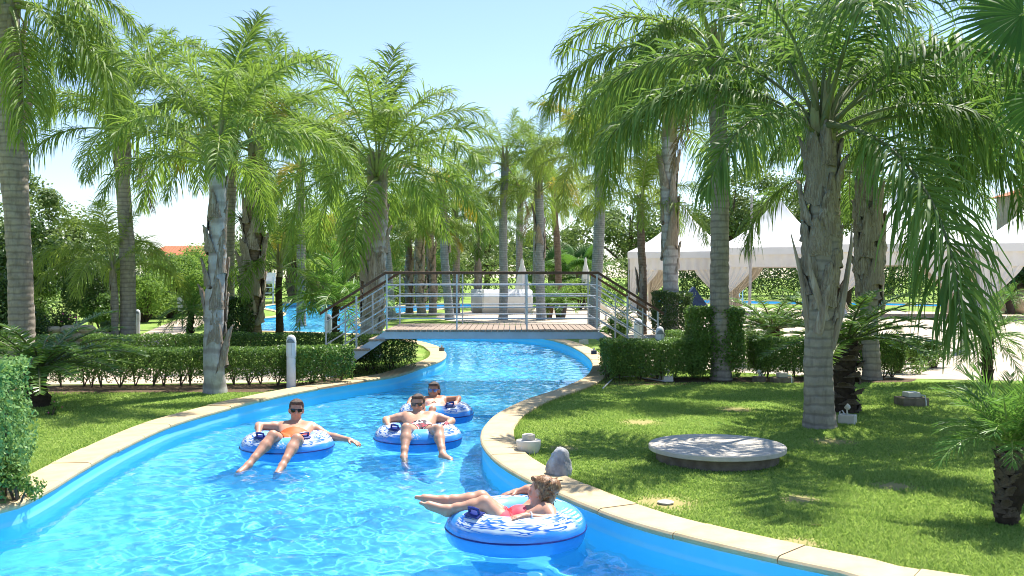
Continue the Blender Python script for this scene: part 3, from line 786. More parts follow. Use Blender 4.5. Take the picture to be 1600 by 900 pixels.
dates = [('far date palm with knobbly trunk behind the slim dark forked palm', 456, 68, 455, 385, 'frond'), ('leaning far date palm on the far bank of the rear pool', 492, 70, 482, 378, 'frond_light'),
         ('far date palm above the small bright palm by the rear pool', 513, 66, 511, 390, 'frond_light'), ('far date palm left of the thick peeling trunk at the bridge', 549, 66, 548, 385, 'frond')]
for k, (lab, bx, Z, tx, ty, key) in enumerate(dates):
    palm('date_palm', lab, at_ground(bx, Z), PZ(tx, ty, Z), .30, .27, 3.6, 17, key, 'trunk_brown', 'date palms on the far bank', (.4, 3.2, 22, .45, 1.1), 'boot_dark', 70+k, sides=12, step=.08, elo=6.2, yellow=.15)
palm('queen_palm', 'far palm whose crown shows left of the light green palm by the bridge', at_ground(838, 62), PZ(838, 245, 62), .25, .22, 3.4, 15, 'frond', 'trunk', QG, seed=92, sides=10, step=.1, elo=6.5, yellow=.2)
palm('queen_palm', 'dense palm filling the gap between the stout shaggy palm and the broad one', at_ground(470, 36), PZ(470, 268, 36), .17, .15, 3.2, 17, 'frond', 'trunk', QG, seed=93, sides=12, step=.08, elo=6.5, yellow=.15)

# small palms
def small_palm(name, label, base, h, r0, L, n, key, group=None, seed=0, tmat='trunk_dark', cat='palm tree', elo=6, boots=0):
    r = random.Random(seed); t = thing(name, label, cat, base, group); fr = FR[key]; m = len(fr)
    link('trunk', trunk_mesh('trunk', (.02, .0, h), r0, r0*.95, M[tmat], seed, 14, .025, (), .05, r0*.12, .1), t)
    for k in range(boots):
        a = k*2.4; z = .04+(h-.06)*k/boots
        o = link('leaf_base', BOOT['boot_dark'][k % 4], t, (.02*z/h, 0, z), a); o.scale = (r0*1.12, r0*1.12, .075)
    for k in range(n):
        u = (k+.5)/n; e = max(0, min(m-1, int(u*min(m, elo+1)+r.uniform(-.4, .4)))); a = k*2.39996+r.uniform(-.2, .2)
        s = L*r.uniform(.85, 1.1)
        o = link('frond', fr[e], t, (.02+math.cos(a)*r0*.4, math.sin(a)*r0*.4, h+.03*(1-u)), a, s)
        o.rotation_euler = (r.uniform(-.12, .12), r.uniform(-.08, .08), a)
    return t
# long torn leaf stalks standing off the nearest big palm
horn = [o for o in bpy.data.objects if o.get('label', '').startswith('nearest big palm')][0]
for pts, r_ in (([(1270, 540, .0), (1262, 498, -.03), (1256, 455, -.05), (1247, 410, -.06), (1236, 366, -.05)], (.06, .045, .032, .022, .006)),
                ([(1298, 545, -.02), (1312, 495, -.05), (1322, 440, -.05), (1330, 385, -.03), (1331, 350, .0)], (.055, .045, .035, .022, .006)),
                ([(1278, 520, -.14), (1290, 470, -.2), (1302, 425, -.2), (1306, 395, -.18)], (.06, .045, .03, .008)), ([(1290, 500, -.15), (1276, 455, -.2), (1266, 420, -.19), (1264, 395, -.15)], (.05, .04, .025, .006))):
    P3 = [Vector(PZ(x, y, 11.53+d))-horn.location for x, y, d in pts]
    MB().tube(P3, r_, 8).build('leaf_base', M['boot'], horn, smooth=True)
PG = 'small pygmy date palms'
small_palm('pygmy_date_palm', 'pygmy date palm with stubby dark trunk on the near right lawn', G(1573, 818), .52, .068, .60, 32, 'pygmy', PG, 201, boots=40, elo=3)
small_palm('pygmy_date_palm', 'young palm with dark trunk where the right lawn meets the patio', G(1542, 600), .74, .075, .82, 26, 'pygmy', PG, 202, boots=24)
small_palm('pygmy_date_palm', 'little palm standing on the grass beside the garden path', G(297, 532), .80, .085, .95, 24, 'pygmy', PG, 203, boots=14)
small_palm('pygmy_date_palm', 'bright small arching palm between the rear pool and the left stairs', at_ground(524, 27.0), .95, .09, 1.75, 22, 'pygmy', PG, 204, boots=14, elo=4)
small_palm('pygmy_date_palm', 'small palm on the grass strip seen under the third tent', at_ground(1325, 58), 1.9, .2, 1.8, 20, 'pygmy', PG, 205)
CG = 'cycads by the hedges'
small_palm('cycad', 'broad dark cycad at the left edge behind the silvery bush', at_ground(58, 13.4), .50, .16, 1.3, 40, 'cycad', CG, 211, 'trunk_dark', 'cycad', 5)
small_palm('cycad', 'glossy cycad with black trunk behind the nearest big palm', G(1321, 645), .92, .15, 1.25, 30, 'cycad', CG, 212, 'trunk_dark', 'cycad', 5, 20)
small_palm('cycad', 'low wide cycad on the patio left of the nearest big palm', at_ground(1205, 19.8), .70, .16, 1.2, 36, 'cycad', CG, 213, 'trunk_dark', 'cycad', 5)

# fan palm whose leaves reach in at the top right corner
FZ = 8.6
fb = at_ground(1752, FZ); ftop = PZ(1745, -40, FZ); tp = tuple(ftop[i]-fb[i] for i in range(3))
ft = thing('fan_palm', 'fan palm reaching in at the top right corner', 'palm tree', fb)
link('trunk', trunk_mesh('trunk', tp, .2, .18, M['trunk_brown'], 5), ft)
def fan_at(k, hub, xa, za, s):
    X = Vector(xa).normalized(); Zv = Vector(za); Zv = (Zv-X*Zv.dot(X)).normalized(); Y = Zv.cross(X)
    o = link('frond', FR['fan'][k % 4], ft, tuple(Vector(hub)-Vector(fb)), 0, s); o.rotation_mode = 'QUATERNION'
    o.rotation_quaternion = Matrix((X, Y, Zv)).transposed().to_quaternion()
fan_at(0, PZ(1598, 22, FZ), (-.9, -.05, -.42), (.1, -.85, .5), .80)
fan_at(1, PZ(1640, 150, FZ+.3), (-.75, .3, -.6), (-.3, -.6, .7), .70)
fan_at(2, PZ(1690, -120, FZ+.3), (-.6, .3, .6), (-.6, -.5, .6), .75)
for k, (a, ti) in enumerate([(1.4, .4), (.5, .5), (0, 1.2)]):
    d = Vector((math.cos(a)*math.cos(ti), math.sin(a)*math.cos(ti), math.sin(ti))); fan_at(k, Vector(ftop)+d*.8, d, (-math.cos(a)*math.sin(ti), -math.sin(a)*math.sin(ti), math.cos(ti)), .75)

# ------------------------------------------------------------------ hedges, shrubs, trees
def leaf_quads(C, N, ln, wd, r):
    """diamond leaves at C facing roughly N"""
    n = len(C); d = r.normal(0, 1, (n, 3)); d -= N*(d*N).sum(1)[:, None]*.75; d /= np.linalg.norm(d, axis=1)[:, None]
    w = np.cross(N+r.normal(0, .35, (n, 3)), d); w /= np.linalg.norm(w, axis=1)[:, None]+1e-6
    l = (ln*r.uniform(.65, 1.25, n))[:, None]; ww = (wd*r.uniform(.7, 1.2, n))[:, None]
    V = np.stack([C-d*l*.5, C+w*ww*.5-d*l*.05, C+d*l*.5, C-w*ww*.5-d*l*.05], 1).reshape(-1, 3)
    return V, np.arange(n*4).reshape(n, 4)

def hedge(name, label, A, B, depth, z0, z1, n, leaf=.042, mat='hedge', cat='hedge', group=None, seed=0, stems=True, open_bottom=.10, wob=.05):
    r = np.random.default_rng(seed); A = np.array(A[:2], float); B = np.array(B[:2], float)
    Lh = np.linalg.norm(B-A); ang = math.atan2(B[1]-A[1], B[0]-A[0]); H = z1-z0
    t = thing(name, label, cat, (A[0], A[1], 0), group, ang)
    def wobf(u, v, w): return wob*(np.sin(u*5.1+v*3)+np.sin(w*7+u*2.3)+np.sin(u*11+w*5+v*9)*.6)/2
    # shell leaves : top, front, back, two ends ; plus fill
    ar = np.array([Lh*depth, Lh*H, Lh*H, depth*H, depth*H]); pr = ar/ar.sum()
    m = int(n*.78); fc = r.choice(5, m, p=pr); u, v, w = r.random(m)*Lh, r.random(m)*depth, r.random(m)*H
    Nn = np.zeros((m, 3)); inn = np.abs(r.normal(0, .05, m))
    s = wobf(u, v, w)
    w = np.where(fc == 0, H-inn+s*.7, w); Nn[fc == 0] = (0, 0, 1)
    v = np.where(fc == 1, inn+s, v); Nn[fc == 1] = (0, -1, .35)
    v = np.where(fc == 2, depth-inn-s, v); Nn[fc == 2] = (0, 1, .35)
    u = np.where(fc == 3, inn+s, u); Nn[fc == 3] = (-1, 0, .3)
    u = np.where(fc == 4, Lh-inn-s, u); Nn[fc == 4] = (1, 0, .3)
    k = n-m; P2 = np.stack([r.random(k)*Lh, r.random(k)*depth, r.random(k)*H], 1); N2 = r.normal(0, 1, (k, 3))
    C = np.vstack([np.stack([u, v, w], 1), P2]); Nn = np.vstack([Nn, N2]); Nn += r.normal(0, .45, Nn.shape); Nn /= np.linalg.norm(Nn, axis=1)[:, None]
    keep = r.random(len(C)) < np.clip((C[:, 2]+.02)/(H*.28+.01), .30, 1); C, Nn = C[keep], Nn[keep]
    C[:, 2] += z0
    V, Fq = leaf_quads(C, Nn, leaf, leaf*.58, r)
    # stray sprigs
    link('foliage', mesh_np('foliage', V, Fq, M[mat]), t)
    if stems:
        mb = MB(); q = max(3, int(Lh/.22))
        for i in range(q):
            x = (i+.5+r.uniform(-.3, .3))*Lh/q; y = depth*r.uniform(.3, .7)
            for b in range(4):
                dx, dy = r.normal(0, .13), r.normal(0, .12)
                mb.tube([(x, y, -.01), (x+dx*.5, y+dy*.5, z0+H*.25), (min(max(x+dx*1.6, .06), Lh-.06), min(max(y+dy*1.4, .06), depth-.06), z0+H*.8)], [.011, .008, .004], 5, False)
        mb.build('stem', M['twig'], t)['kind'] = 'stuff'
    return t
HG = 'clipped hedges'
hedge('hedge', 'long clipped hedge behind the silvery peeling palm on the left lawn', (-7.15, 15.35), (-3.42, 15.75), .72, .10, .60, 26000, .04, 'hedge', group=HG, seed=1)
hedge('hedge', 'bright leafy hedge end beside the white bollard at the left stairs', (-3.34, 15.55), (-2.58, 16.3), .62, .06, .62, 7500, .05, 'hedge_bright', group=HG, seed=2)
hedge('hedge', 'rear hedge along the far side of the left path', (-8.2, 18.9), (-5.6, 19.3), .6, .08, .62, 9000, .05, 'hedge', group=HG, seed=3)
hedge('hedge', 'rear hedge in front of the rear pool and slim forked palm', (-5.5, 19.35), (-3.35, 19.75), .55, .08, .62, 8000, .05, 'hedge', group=HG, seed=4)
hedge('hedge', 'dark hedge block under the left end of the bridge', (-2.52, 18.05), (-1.80, 18.85), .7, .05, .66, 8500, .042, 'hedge', group=HG, seed=5)
hedge('hedge', 'dense clipped hedge between the bridge and the vine wrapped palm', (1.62, 16.35), (3.25, 16.6), .75, .07, .68, 24000, .042, 'hedge', group=HG, seed=6)
hedge('hedge', 'clipped hedge running right from the vine wrapped palm to the bulging palm', (4.15, 16.75), (6.75, 17.0), .66, .10, .70, 32000, .042, 'hedge', group=HG, seed=7)
hedge('hedge', 'low bright hedge behind the right hedge near the flowering bush', (3.25, 20.2), (5.6, 20.4), .6, .05, .62, 9000, .05, 'hedge_bright', group=HG, seed=8)
hedge('climbing_vine', 'cube of dark vine leaves wrapped round the tall straight palm', (3.06, 16.72), (3.92, 16.74), .80, .04, 1.20, 17000, .05, 'hedge', 'vine', None, 9, False, wob=.07)
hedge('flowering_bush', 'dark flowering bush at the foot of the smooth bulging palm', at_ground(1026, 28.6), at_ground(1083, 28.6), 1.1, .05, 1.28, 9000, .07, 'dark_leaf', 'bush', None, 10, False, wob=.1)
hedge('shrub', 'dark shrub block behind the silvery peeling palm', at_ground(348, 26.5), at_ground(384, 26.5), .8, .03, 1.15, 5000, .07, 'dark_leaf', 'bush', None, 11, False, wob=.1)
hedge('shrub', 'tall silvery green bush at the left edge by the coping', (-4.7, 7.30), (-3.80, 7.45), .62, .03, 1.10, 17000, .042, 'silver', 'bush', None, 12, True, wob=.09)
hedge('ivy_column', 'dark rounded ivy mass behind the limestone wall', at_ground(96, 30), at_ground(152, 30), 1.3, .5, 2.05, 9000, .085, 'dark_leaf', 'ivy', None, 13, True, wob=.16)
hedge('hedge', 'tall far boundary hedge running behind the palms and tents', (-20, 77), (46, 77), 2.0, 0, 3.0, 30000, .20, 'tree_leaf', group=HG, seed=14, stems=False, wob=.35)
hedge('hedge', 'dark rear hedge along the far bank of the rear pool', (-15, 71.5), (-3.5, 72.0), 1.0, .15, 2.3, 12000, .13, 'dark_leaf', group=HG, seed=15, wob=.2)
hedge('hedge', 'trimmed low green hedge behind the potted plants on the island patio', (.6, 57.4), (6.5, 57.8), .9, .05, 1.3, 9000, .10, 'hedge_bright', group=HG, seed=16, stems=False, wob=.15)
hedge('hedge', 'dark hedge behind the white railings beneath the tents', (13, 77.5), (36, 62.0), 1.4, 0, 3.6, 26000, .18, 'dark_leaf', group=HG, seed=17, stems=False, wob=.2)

def shrub(name, label, base, rx, ry, h, n, leaf, mat, cat='bush', group=None, seed=0, clumps=14, lift=.12, flowers=None):
    """free-growing shrub : clumps of leaves round branching stems"""
    r = np.random.default_rng(seed); t = thing(name, label, cat, base, group); cs = []
    for k in range(clumps):
        a = r.random()*6.28; q = math.sqrt(r.random()); z = h*(lift+(1-lift)*r.random()**.8)
        f = math.sqrt(max(.12, 1-((z/h-.42)/.62)**2)); cs.append((q*f*rx*math.cos(a), q*f*ry*math.sin(a), z*.92))
    cs = np.array(cs); ci = r.integers(0, clumps, n); d = r.normal(0, 1, (n, 3)); d /= np.linalg.norm(d, axis=1)[:, None]
    rad = np.array([rx, ry, h*.5])*.40*r.uniform(.7, 1.25, clumps)[ci][:, None]
    C = cs[ci]+d*rad*(r.random(n)**.4)[:, None]; C[:, 2] = np.maximum(C[:, 2], .02)
    Nn = d+np.array([0, 0, .5])+r.normal(0, .5, (n, 3)); Nn /= np.linalg.norm(Nn, axis=1)[:, None]
    V, Fq = leaf_quads(C, Nn, leaf, leaf*.5, r); link('foliage', mesh_np('foliage', V, Fq, M[mat]), t)
    mb = MB()
    for c in cs: mb.tube([(c[0]*.08, c[1]*.08, -.01), (c[0]*.45, c[1]*.45, c[2]*.55), tuple(c)], [.018*h+.006, .012*h+.004, .004], 5, False)
    mb.build('stem', M['twig'], t)['kind'] = 'stuff'
    if flowers:
        k = flowers[1]; i = r.integers(0, n, k); V, Fq = leaf_quads(C[i]+d[i]*.03, Nn[i], flowers[2], flowers[2]*.8, r); o = link('flower', mesh_np('flower', V, Fq, M[flowers[0]]), t); o['kind'] = 'stuff'
    return t
SG = 'shrubs behind the left path'
hedge('hedge', 'dark boundary hedge far left beyond the path', (-44, 46), (-19, 62), 1.6, 0, 3.0, 14000, .18, 'dark_leaf', group=HG, seed=18, stems=False, wob=.3)
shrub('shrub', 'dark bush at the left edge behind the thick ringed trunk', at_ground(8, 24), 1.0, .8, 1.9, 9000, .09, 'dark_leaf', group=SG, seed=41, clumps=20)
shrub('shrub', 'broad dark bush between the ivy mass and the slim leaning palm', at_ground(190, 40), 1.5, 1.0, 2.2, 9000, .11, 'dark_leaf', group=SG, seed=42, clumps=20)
shrub('shrub', 'mid green bush left of the ivy mass', at_ground(55, 32), 1.0, .8, 1.5, 7000, .09, 'hedge', group=SG, seed=43, clumps=16)
shrub('feathery_shrub', 'big light green feathery shrub behind the little path palm', at_ground(268, 42), 1.9, 1.4, 2.6, 16000, .12, 'feather', group=SG, seed=21, clumps=26)
shrub('feathery_shrub', 'light green feathery shrub behind the white post and silvery palm', at_ground(318, 46), 1.8, 1.4, 2.9, 14000, .12, 'feather', group=SG, seed=22, clumps=24)
shrub('feathery_shrub', 'light green feathery shrub right of the tall palm near the path', at_ground(226, 38), 1.2, 1.1, 1.9, 9000, .11, 'feather', group=SG, seed=23, clumps=18)
shrub('shrub', 'dark leafy shrub left of the slim leaning palm', at_ground(160, 30), .6, .6, 1.3, 5000, .09, 'hedge', group=SG, seed=24)
shrub('shrub', 'flowering shrub beside the limestone wall', at_ground(83, 25), .65, .5, 1.0, 4500, .06, 'ground_leaf', group=SG, seed=25, flowers=('pink', 60, .07))
shrub('shrub', 'low red flowering plant by the limestone wall', at_ground(74, 22.5), .45, .4, .45, 2200, .05, 'ground_leaf', group=SG, seed=26, flowers=('red', 50, .06))
shrub('shrub', 'low plants at the foot of the ivy mass', at_ground(172, 27.5), .5, .4, .5, 2500, .06, 'dark_leaf', group=SG, seed=27)
shrub('shrub', 'pale loose bush at the end of the right hedge', G(1400, 583), .42, .35, .62, 3600, .05, 'hedge_bright', seed=28)
shrub('shrub', 'small green plant beside the cycad at the left edge', G(80, 650), .12, .12, .22, 500, .035, 'hedge', seed=29, flowers=('pink', 6, .03), clumps=6)
shrub('shrub', 'low sprawling weeds along the coping below the silvery bush', (-3.78, 7.62, 0), .28, .22, .30, 1800, .035, 'hedge_bright', seed=30, clumps=9)
shrub('shrub', 'leafy green shrub under the light green palm by the bridge', at_ground(905, 52), 1.4, 1.0, 1.5, 7000, .11, 'feather', seed=31, clumps=16)
shrub('shrub', 'bushy plant beside the right bridge stairs', at_ground(962, 24), .42, .4, .75, 2600, .07, 'hedge_bright', seed=32, clumps=9)
shrub('shrub', 'leafy bush beside the rear pool behind the broad peeling palm', at_ground(640, 62), 2.4, 1.2, 1.6, 9000, .12, 'tree_leaf', seed=33, clumps=18)
shrub('shrub', 'yellow green bush beyond the bright small palm at the rear pool', at_ground(540, 60), 1.8, 1.2, 1.5, 8000, .12, 'feather', seed=34, clumps=16)
for k, (px, lab) in enumerate(((1462, 'low green shrub left of the young palm at the patio edge'), (1430, 'low leafy shrub at the right end of the low wide cycad'))):
    shrub('shrub', lab, at_ground(px, 19.0+k), .5, .4, .5, 2500, .06, 'hedge', seed=36+k, clumps=9)

def tree(label, base, h, rx, n, leaf, mat, seed, group, trunk_r=.18, clumps=34, ry=None):
    r = np.random.default_rng(seed); t = thing('broadleaf_tree', label, 'tree', base, group); ry = ry or rx; cs = []
    for k in range(clumps):
        d = r.normal(0, 1, 3); d /= np.linalg.norm(d); q = r.random()**.45
        cs.append((d[0]*rx*q, d[1]*ry*q, h*.62+d[2]*h*.38*q))
    cs = np.array(cs); ci = r.integers(0, clumps, n); d = r.normal(0, 1, (n, 3)); d /= np.linalg.norm(d, axis=1)[:, None]
    rad = np.array([rx, ry, h*.38])*.30*r.uniform(.6, 1.3, clumps)[ci][:, None]
    C = cs[ci]+d*rad*(r.random(n)**.42)[:, None]
    Nn = d+np.array([0, 0, .6])+r.normal(0, .5, (n, 3)); Nn /= np.linalg.norm(Nn, axis=1)[:, None]
    V, Fq = leaf_quads(C, Nn, leaf, leaf*.6, r); link('crown', mesh_np('crown', V, Fq, M[mat]), t)
    mb = MB(); mb.tube([(0, 0, -.05), (.08*h*r.normal(0, .3), 0, h*.25), (.05, .05, h*.5), (0, 0, h*.75)], [trunk_r*1.25, trunk_r, trunk_r*.7, trunk_r*.25], 9)
    mb.build('trunk', M['bark'], t, smooth=True)
    for k in range(0, clumps, 3):
        c = cs[k]; z = h*r.uniform(.22, .5)
        MB().tube([(0, 0, z), (c[0]*.45, c[1]*.45, (z+c[2])*.52), tuple(c)], [trunk_r*.45, trunk_r*.3, trunk_r*.08], 6, False).build('limb', M['bark'], t, smooth=True)
TG = 'trees in the background'
tree('leafy tree behind the thick trunk at the left edge', at_ground(40, 36), 5.2, 2.3, 16000, .15, 'tree_leaf', 1, TG)
tree('dark low tree left of the ivy mass', at_ground(-10, 30), 3.6, 2.0, 12000, .13, 'dark_leaf', 2, TG)
tree('round tree beyond the garden path behind the feathery shrubs', at_ground(150, 70), 5.5, 4.0, 9000, .25, 'tree_leaf', 3, TG)
tree('wide pale tree far behind the tall slender palm', at_ground(760, 100), 7.0, 6.5, 10000, .34, 'tree_pale', 4, TG, .3)
tree('pale far tree behind the shaggy pair of palms', at_ground(640, 96), 6.6, 6.0, 9000, .34, 'tree_pale', 5, TG, .3)
tree('far tree behind the two closed parasols', at_ground(870, 92), 6.4, 5.0, 9000, .30, 'tree_leaf', 6, TG, .3)
tree('far tree left of the first tent roof', at_ground(985, 88), 9.6, 5.5, 11000, .30, 'tree_leaf', 7, TG, .3)
tree('far tree between the peaks of the first two tents', at_ground(1140, 92), 12.8, 6.2, 15000, .30, 'tree_leaf', 8, TG, .3)
tree('tall far tree behind the second tent peak', at_ground(1285, 90), 13.0, 6.2, 15000, .30, 'tree_leaf', 9, TG, .3)
tree('far tree behind the third tent', at_ground(1390, 95), 12.0, 6.0, 13000, .32, 'tree_leaf', 10, TG, .3)
tree('far tree beyond the rear pool left of the date palms', at_ground(420, 95), 6.5, 6.5, 9000, .34, 'tree_leaf', 11, TG, .3)
tree('far tree above the date palms on the far bank', at_ground(520, 100), 7.0, 6.5, 9000, .34, 'tree_pale', 12, TG, .3)
tree('dark tree under the tents at the right edge', at_ground(1580, 62), 3.6, 2.6, 8000, .2, 'dark_leaf', 13, TG, .2)

# small fan palms in the far background
for k, (px, Z, h, lab) in enumerate(((905, 74, 3.4, 'low fan palm in the background between the parasols'), (862, 76, 3.2, 'low fan palm left of the other one behind the parasols'), (668, 78, 3.0, 'low fan palm far behind the shaggy pair of palms'))):
    b = at_ground(px, Z); t = thing('fan_palm', lab, 'palm tree', b, 'low fan palms in the background'); r = random.Random(k)
    link('trunk', trunk_mesh('trunk', (0, 0, h*.6), .28, .25, M['trunk_brown'], 5+k, 10, .1), t)
    for i in range(16):
        a = i*2.4; ti = r.uniform(-.3, 1.2); d = Vector((math.cos(a)*math.cos(ti), math.sin(a)*math.cos(ti), math.sin(ti)))
        o = link('frond', FR['fan'][i % 4], t, tuple(Vector((0, 0, h*.6))+d*1.5), 0, 1.4); o.rotation_mode = 'QUATERNION'
        o.rotation_quaternion = d.to_track_quat('X', 'Z') @ Matrix.Rotation(r.uniform(-.4, .4), 3, 'X').to_quaternion()

# ------------------------------------------------------------------ limestone wall, buildings
def stone_mesh(seed, sx, sy, sz, mat, rough=.18):
    r = np.random.default_rng(seed); V = []; n1, n2 = 5, 8
    for i in range(n1+1):
        th = math.pi*i/n1
        for j in range(n2):
            ph = 2*math.pi*j/n2
            x, y, z = math.sin(th)*math.cos(ph), math.sin(th)*math.sin(ph), math.cos(th)
            q = (abs(x)**3+abs(y)**3+abs(z)**3)**(-1/3)*(1+rough*r.normal()*.5)
            V.append((x*q*sx/2, y*q*sy/2, z*q*sz/2))
    Fq = [(i*n2+j, (i+1)*n2+j, (i+1)*n2+(j+1) % n2, i*n2+(j+1) % n2) for i in range(n1) for j in range(n2)]
    return mesh_np('stone', np.array(V), np.array(Fq), mat)
ST = [stone_mesh(i, .42, .34, .20, M['limestone']) for i in range(5)]
wl = thing('stone_wall', 'low wall of rough limestone blocks beside the garden path', 'stone wall', at_ground(104, 24))
r = random.Random(3)
for row in range(3):
    for k in range(5-row):
        o = link('stone', ST[r.randint(0, 4)], wl, ((k-2)*.34+row*.17+r.uniform(-.03, .03), k*.16, .10+row*.18), r.uniform(-.3, .3), r.uniform(.9, 1.15))
for k, (px, py) in enumerate(((126, 541), (166, 536))):
    o = link('boulder', stone_mesh(20+k, .5, .4, .32, M['limestone']), None, (*G(px, py)[:2], .12), k)
    tag(o, ('rounded boulder at the end of the limestone wall', 'flat boulder beside the slim leaning palm')[k], 'boulder')

def house():
    b = at_ground(280, 165); t = thing('house', 'far house with terracotta tiled roof beyond the garden', 'house', b)
    MB().box(-5.2, 5.2, 0, 7, 0, 5.2).build('wall', M['stucco'], t)
    mb = MB(); mb.add([(-5.7, -.5, 5.2), (5.7, -.5, 5.2), (5.7, 7.5, 5.2), (-5.7, 7.5, 5.2), (-3.5, 3.4, 6.9), (3.5, 3.4, 6.9)], [(0, 1, 5, 4), (1, 2, 5), (2, 3, 4, 5), (3, 0, 4), (3, 2, 1, 0)])
    rf = mb.build('roof', M['terracotta'], t)
    for k in range(22):
        x = -5.5+k*.524; f = min(1, (5.7-abs(x))/2.2); MB().tube([(x, -.52, 5.24), (x*(1-.0), -.5+3.9*f, 5.22+1.7*f)], .09, 6).build('roof_tile', M['terracotta'], rf)
    for x in (-3.4, -.4, 2.6):
        w = MB().box(x-.6, x+.6, -.03, .08, 3.2, 4.6).build('window', M['glass_dark'], t)
        MB().box(x-.75, x+.75, -.12, -.03, 3.05, 3.2).build('sill', M['stucco'], w)
house()
def tower():
    b = at_ground(1614, 62); t = thing('tower', 'sandstone tower with tiled roof at the right edge above the tents', 'tower', b)
    MB().box(-1.15, 1.15, 0, 2.3, 0, 6.9).build('wall', M['tower'], t)
    rf = MB().add([(-1.55, -.4, 6.8), (1.55, -.4, 6.8), (1.55, 2.7, 6.8), (-1.55, 2.7, 6.8), (0, 1.15, 7.4)], [(0, 1, 4), (1, 2, 4), (2, 3, 4), (3, 0, 4), (3, 2, 1, 0)]).build('roof', M['terracotta'], t)
    for k in range(9):
        x = -1.48+k*.37; f = 1-abs(x)/1.55; MB().tube([(x, -.45, 6.84), (x, -.4+1.55*f, 6.84+.6*f)], .09, 6).build('roof_tile', M['terracotta'], rf)
tower()

# ------------------------------------------------------------------ footbridge
BX0, BX1, BY0, BY1, BZ = -2.20, 1.50, 17.3, 19.4, .83
br = thing('footbridge', 'wooden deck footbridge with steel railings over the river', 'bridge', (0, 0, 0))
nb = 36; w = (BX1-BX0)/nb
for k in range(nb):
    MB().box(BX0+k*w+.005, BX0+(k+1)*w-.005, BY0-.06, BY1+.06, BZ-.035, BZ+random.uniform(-.002, .002), b=.004).build('plank', M['deck'], br)
for y in (BY0, BY1-.08): MB().box(BX0-.02, BX1+.02, y, y+.08, BZ-.165, BZ-.037, b=.006).build('beam', M['steel'], br)
for x in (-1.0, .3): MB().box(x-.04, x+.04, BY0+.08, BY1-.08, BZ-.16, BZ-.038).build('cross_beam', M['steel'], br)
NS, RUN, RISE = 4, .265, .166
for sgn, x0 in ((-1, BX0), (1, BX1)):
    for k in range(NS):
        z = BZ-RISE*(k+1); xa = x0+sgn*RUN*k; xb = x0+sgn*(RUN*(k+1)+.03)
        for y in range(2):
            a, b_ = sorted((xa+(xb-xa)*y*.5, xa+(xb-xa)*(y+1)*.5))
            MB().box(a+.004, b_-.004, BY0-.02, BY1+.02, z-.04, z, b=.004).build('stair_tread', M['deck'], br)
        MB().box(min(xa, xa+sgn*.02), max(xa, xa+sgn*.02), BY0+.1, BY1-.1, z, z+RISE-.045).build('stair_riser', M['handrail'], br)
    xe = x0+sgn*(RUN*NS+.02); ze = BZ-RISE*NS
    for y in (BY0+.02, BY1-.08):
        V = []
        for yy in (y, y+.06):
            V += [(x0+sgn*.02, yy, BZ-.04), (xe, yy, ze-.06), (xe, yy, max(ze-.16, -.02)), (xe-sgn*.14, yy, -.01), (x0+sgn*.02, yy, BZ-.20)]
        MB().add(V, [(0, 1, 2, 3, 4), (9, 8, 7, 6, 5)]+[(i, (i+1) % 5+0, (i+1) % 5+5, i+5) for i in range(5)]).build('stringer', M['steel'], br)
def rail_run(y):
    xs = [BX0+.02+(BX1-BX0-.04)*k/3 for k in range(4)]
    yo = y
    for x in xs: MB().box(x-.013, x+.013, yo-.013, yo+.013, BZ-.12, BZ+.96).build('post', M['rail'], br)
    sl = RISE/RUN
    ends = []
    for sgn, x0 in ((-1, xs[0]), (1, xs[-1])):
        xe = x0+sgn*1.06; ze = BZ-1.06*sl*.98
        MB().box(xe-.013, xe+.013, yo-.013, yo+.013, ze-.03, ze+.96).build('post', M['rail'], br)
        xm = x0+sgn*.53; zm = BZ-.53*sl*.98
        MB().box(xm-.014, xm+.014, yo-.014, yo+.014, zm-.03, zm+.9).build('post', M['rail'], br)
        ends.append((xe, ze))
    for h in (.19, .385, .58, .775):
        MB().tube([(xs[0], yo, BZ+h), (xs[-1], yo, BZ+h)], .0105, 8).build('rail_bar', M['rail'], br, smooth=True)
        for (xe, ze), x0 in zip(ends, (xs[0], xs[-1])):
            MB().tube([(x0, yo, BZ+h), (xe, yo, ze+h)], .0105, 8).build('rail_bar', M['rail'], br, smooth=True)
    hz = BZ+.985
    MB().box(xs[0]-.02, xs[-1]+.02, yo-.032, yo+.032, hz-.025, hz+.022, b=.008).build('handrail', M['handrail'], br)
    for (xe, ze), x0, sgn in zip(ends, (xs[0]-.02, xs[-1]+.02), (-1, 1)):
        V = [(x0, yo-.032, hz-.025), (x0, yo+.032, hz-.025), (x0, yo+.032, hz+.022), (x0, yo-.032, hz+.022)]
        xf, zf = xe+sgn*.10, ze+.985-.06
        V += [(xf, yy, zz+zf-hz) for _, yy, zz in V]
        MB().add(V, [(0, 1, 2, 3), (7, 6, 5, 4), (0, 4, 5, 1), (1, 5, 6, 2), (2, 6, 7, 3), (3, 7, 4, 0)]).build('handrail', M['handrail'], br)
rail_run(BY0+.04); rail_run(BY1-.04)

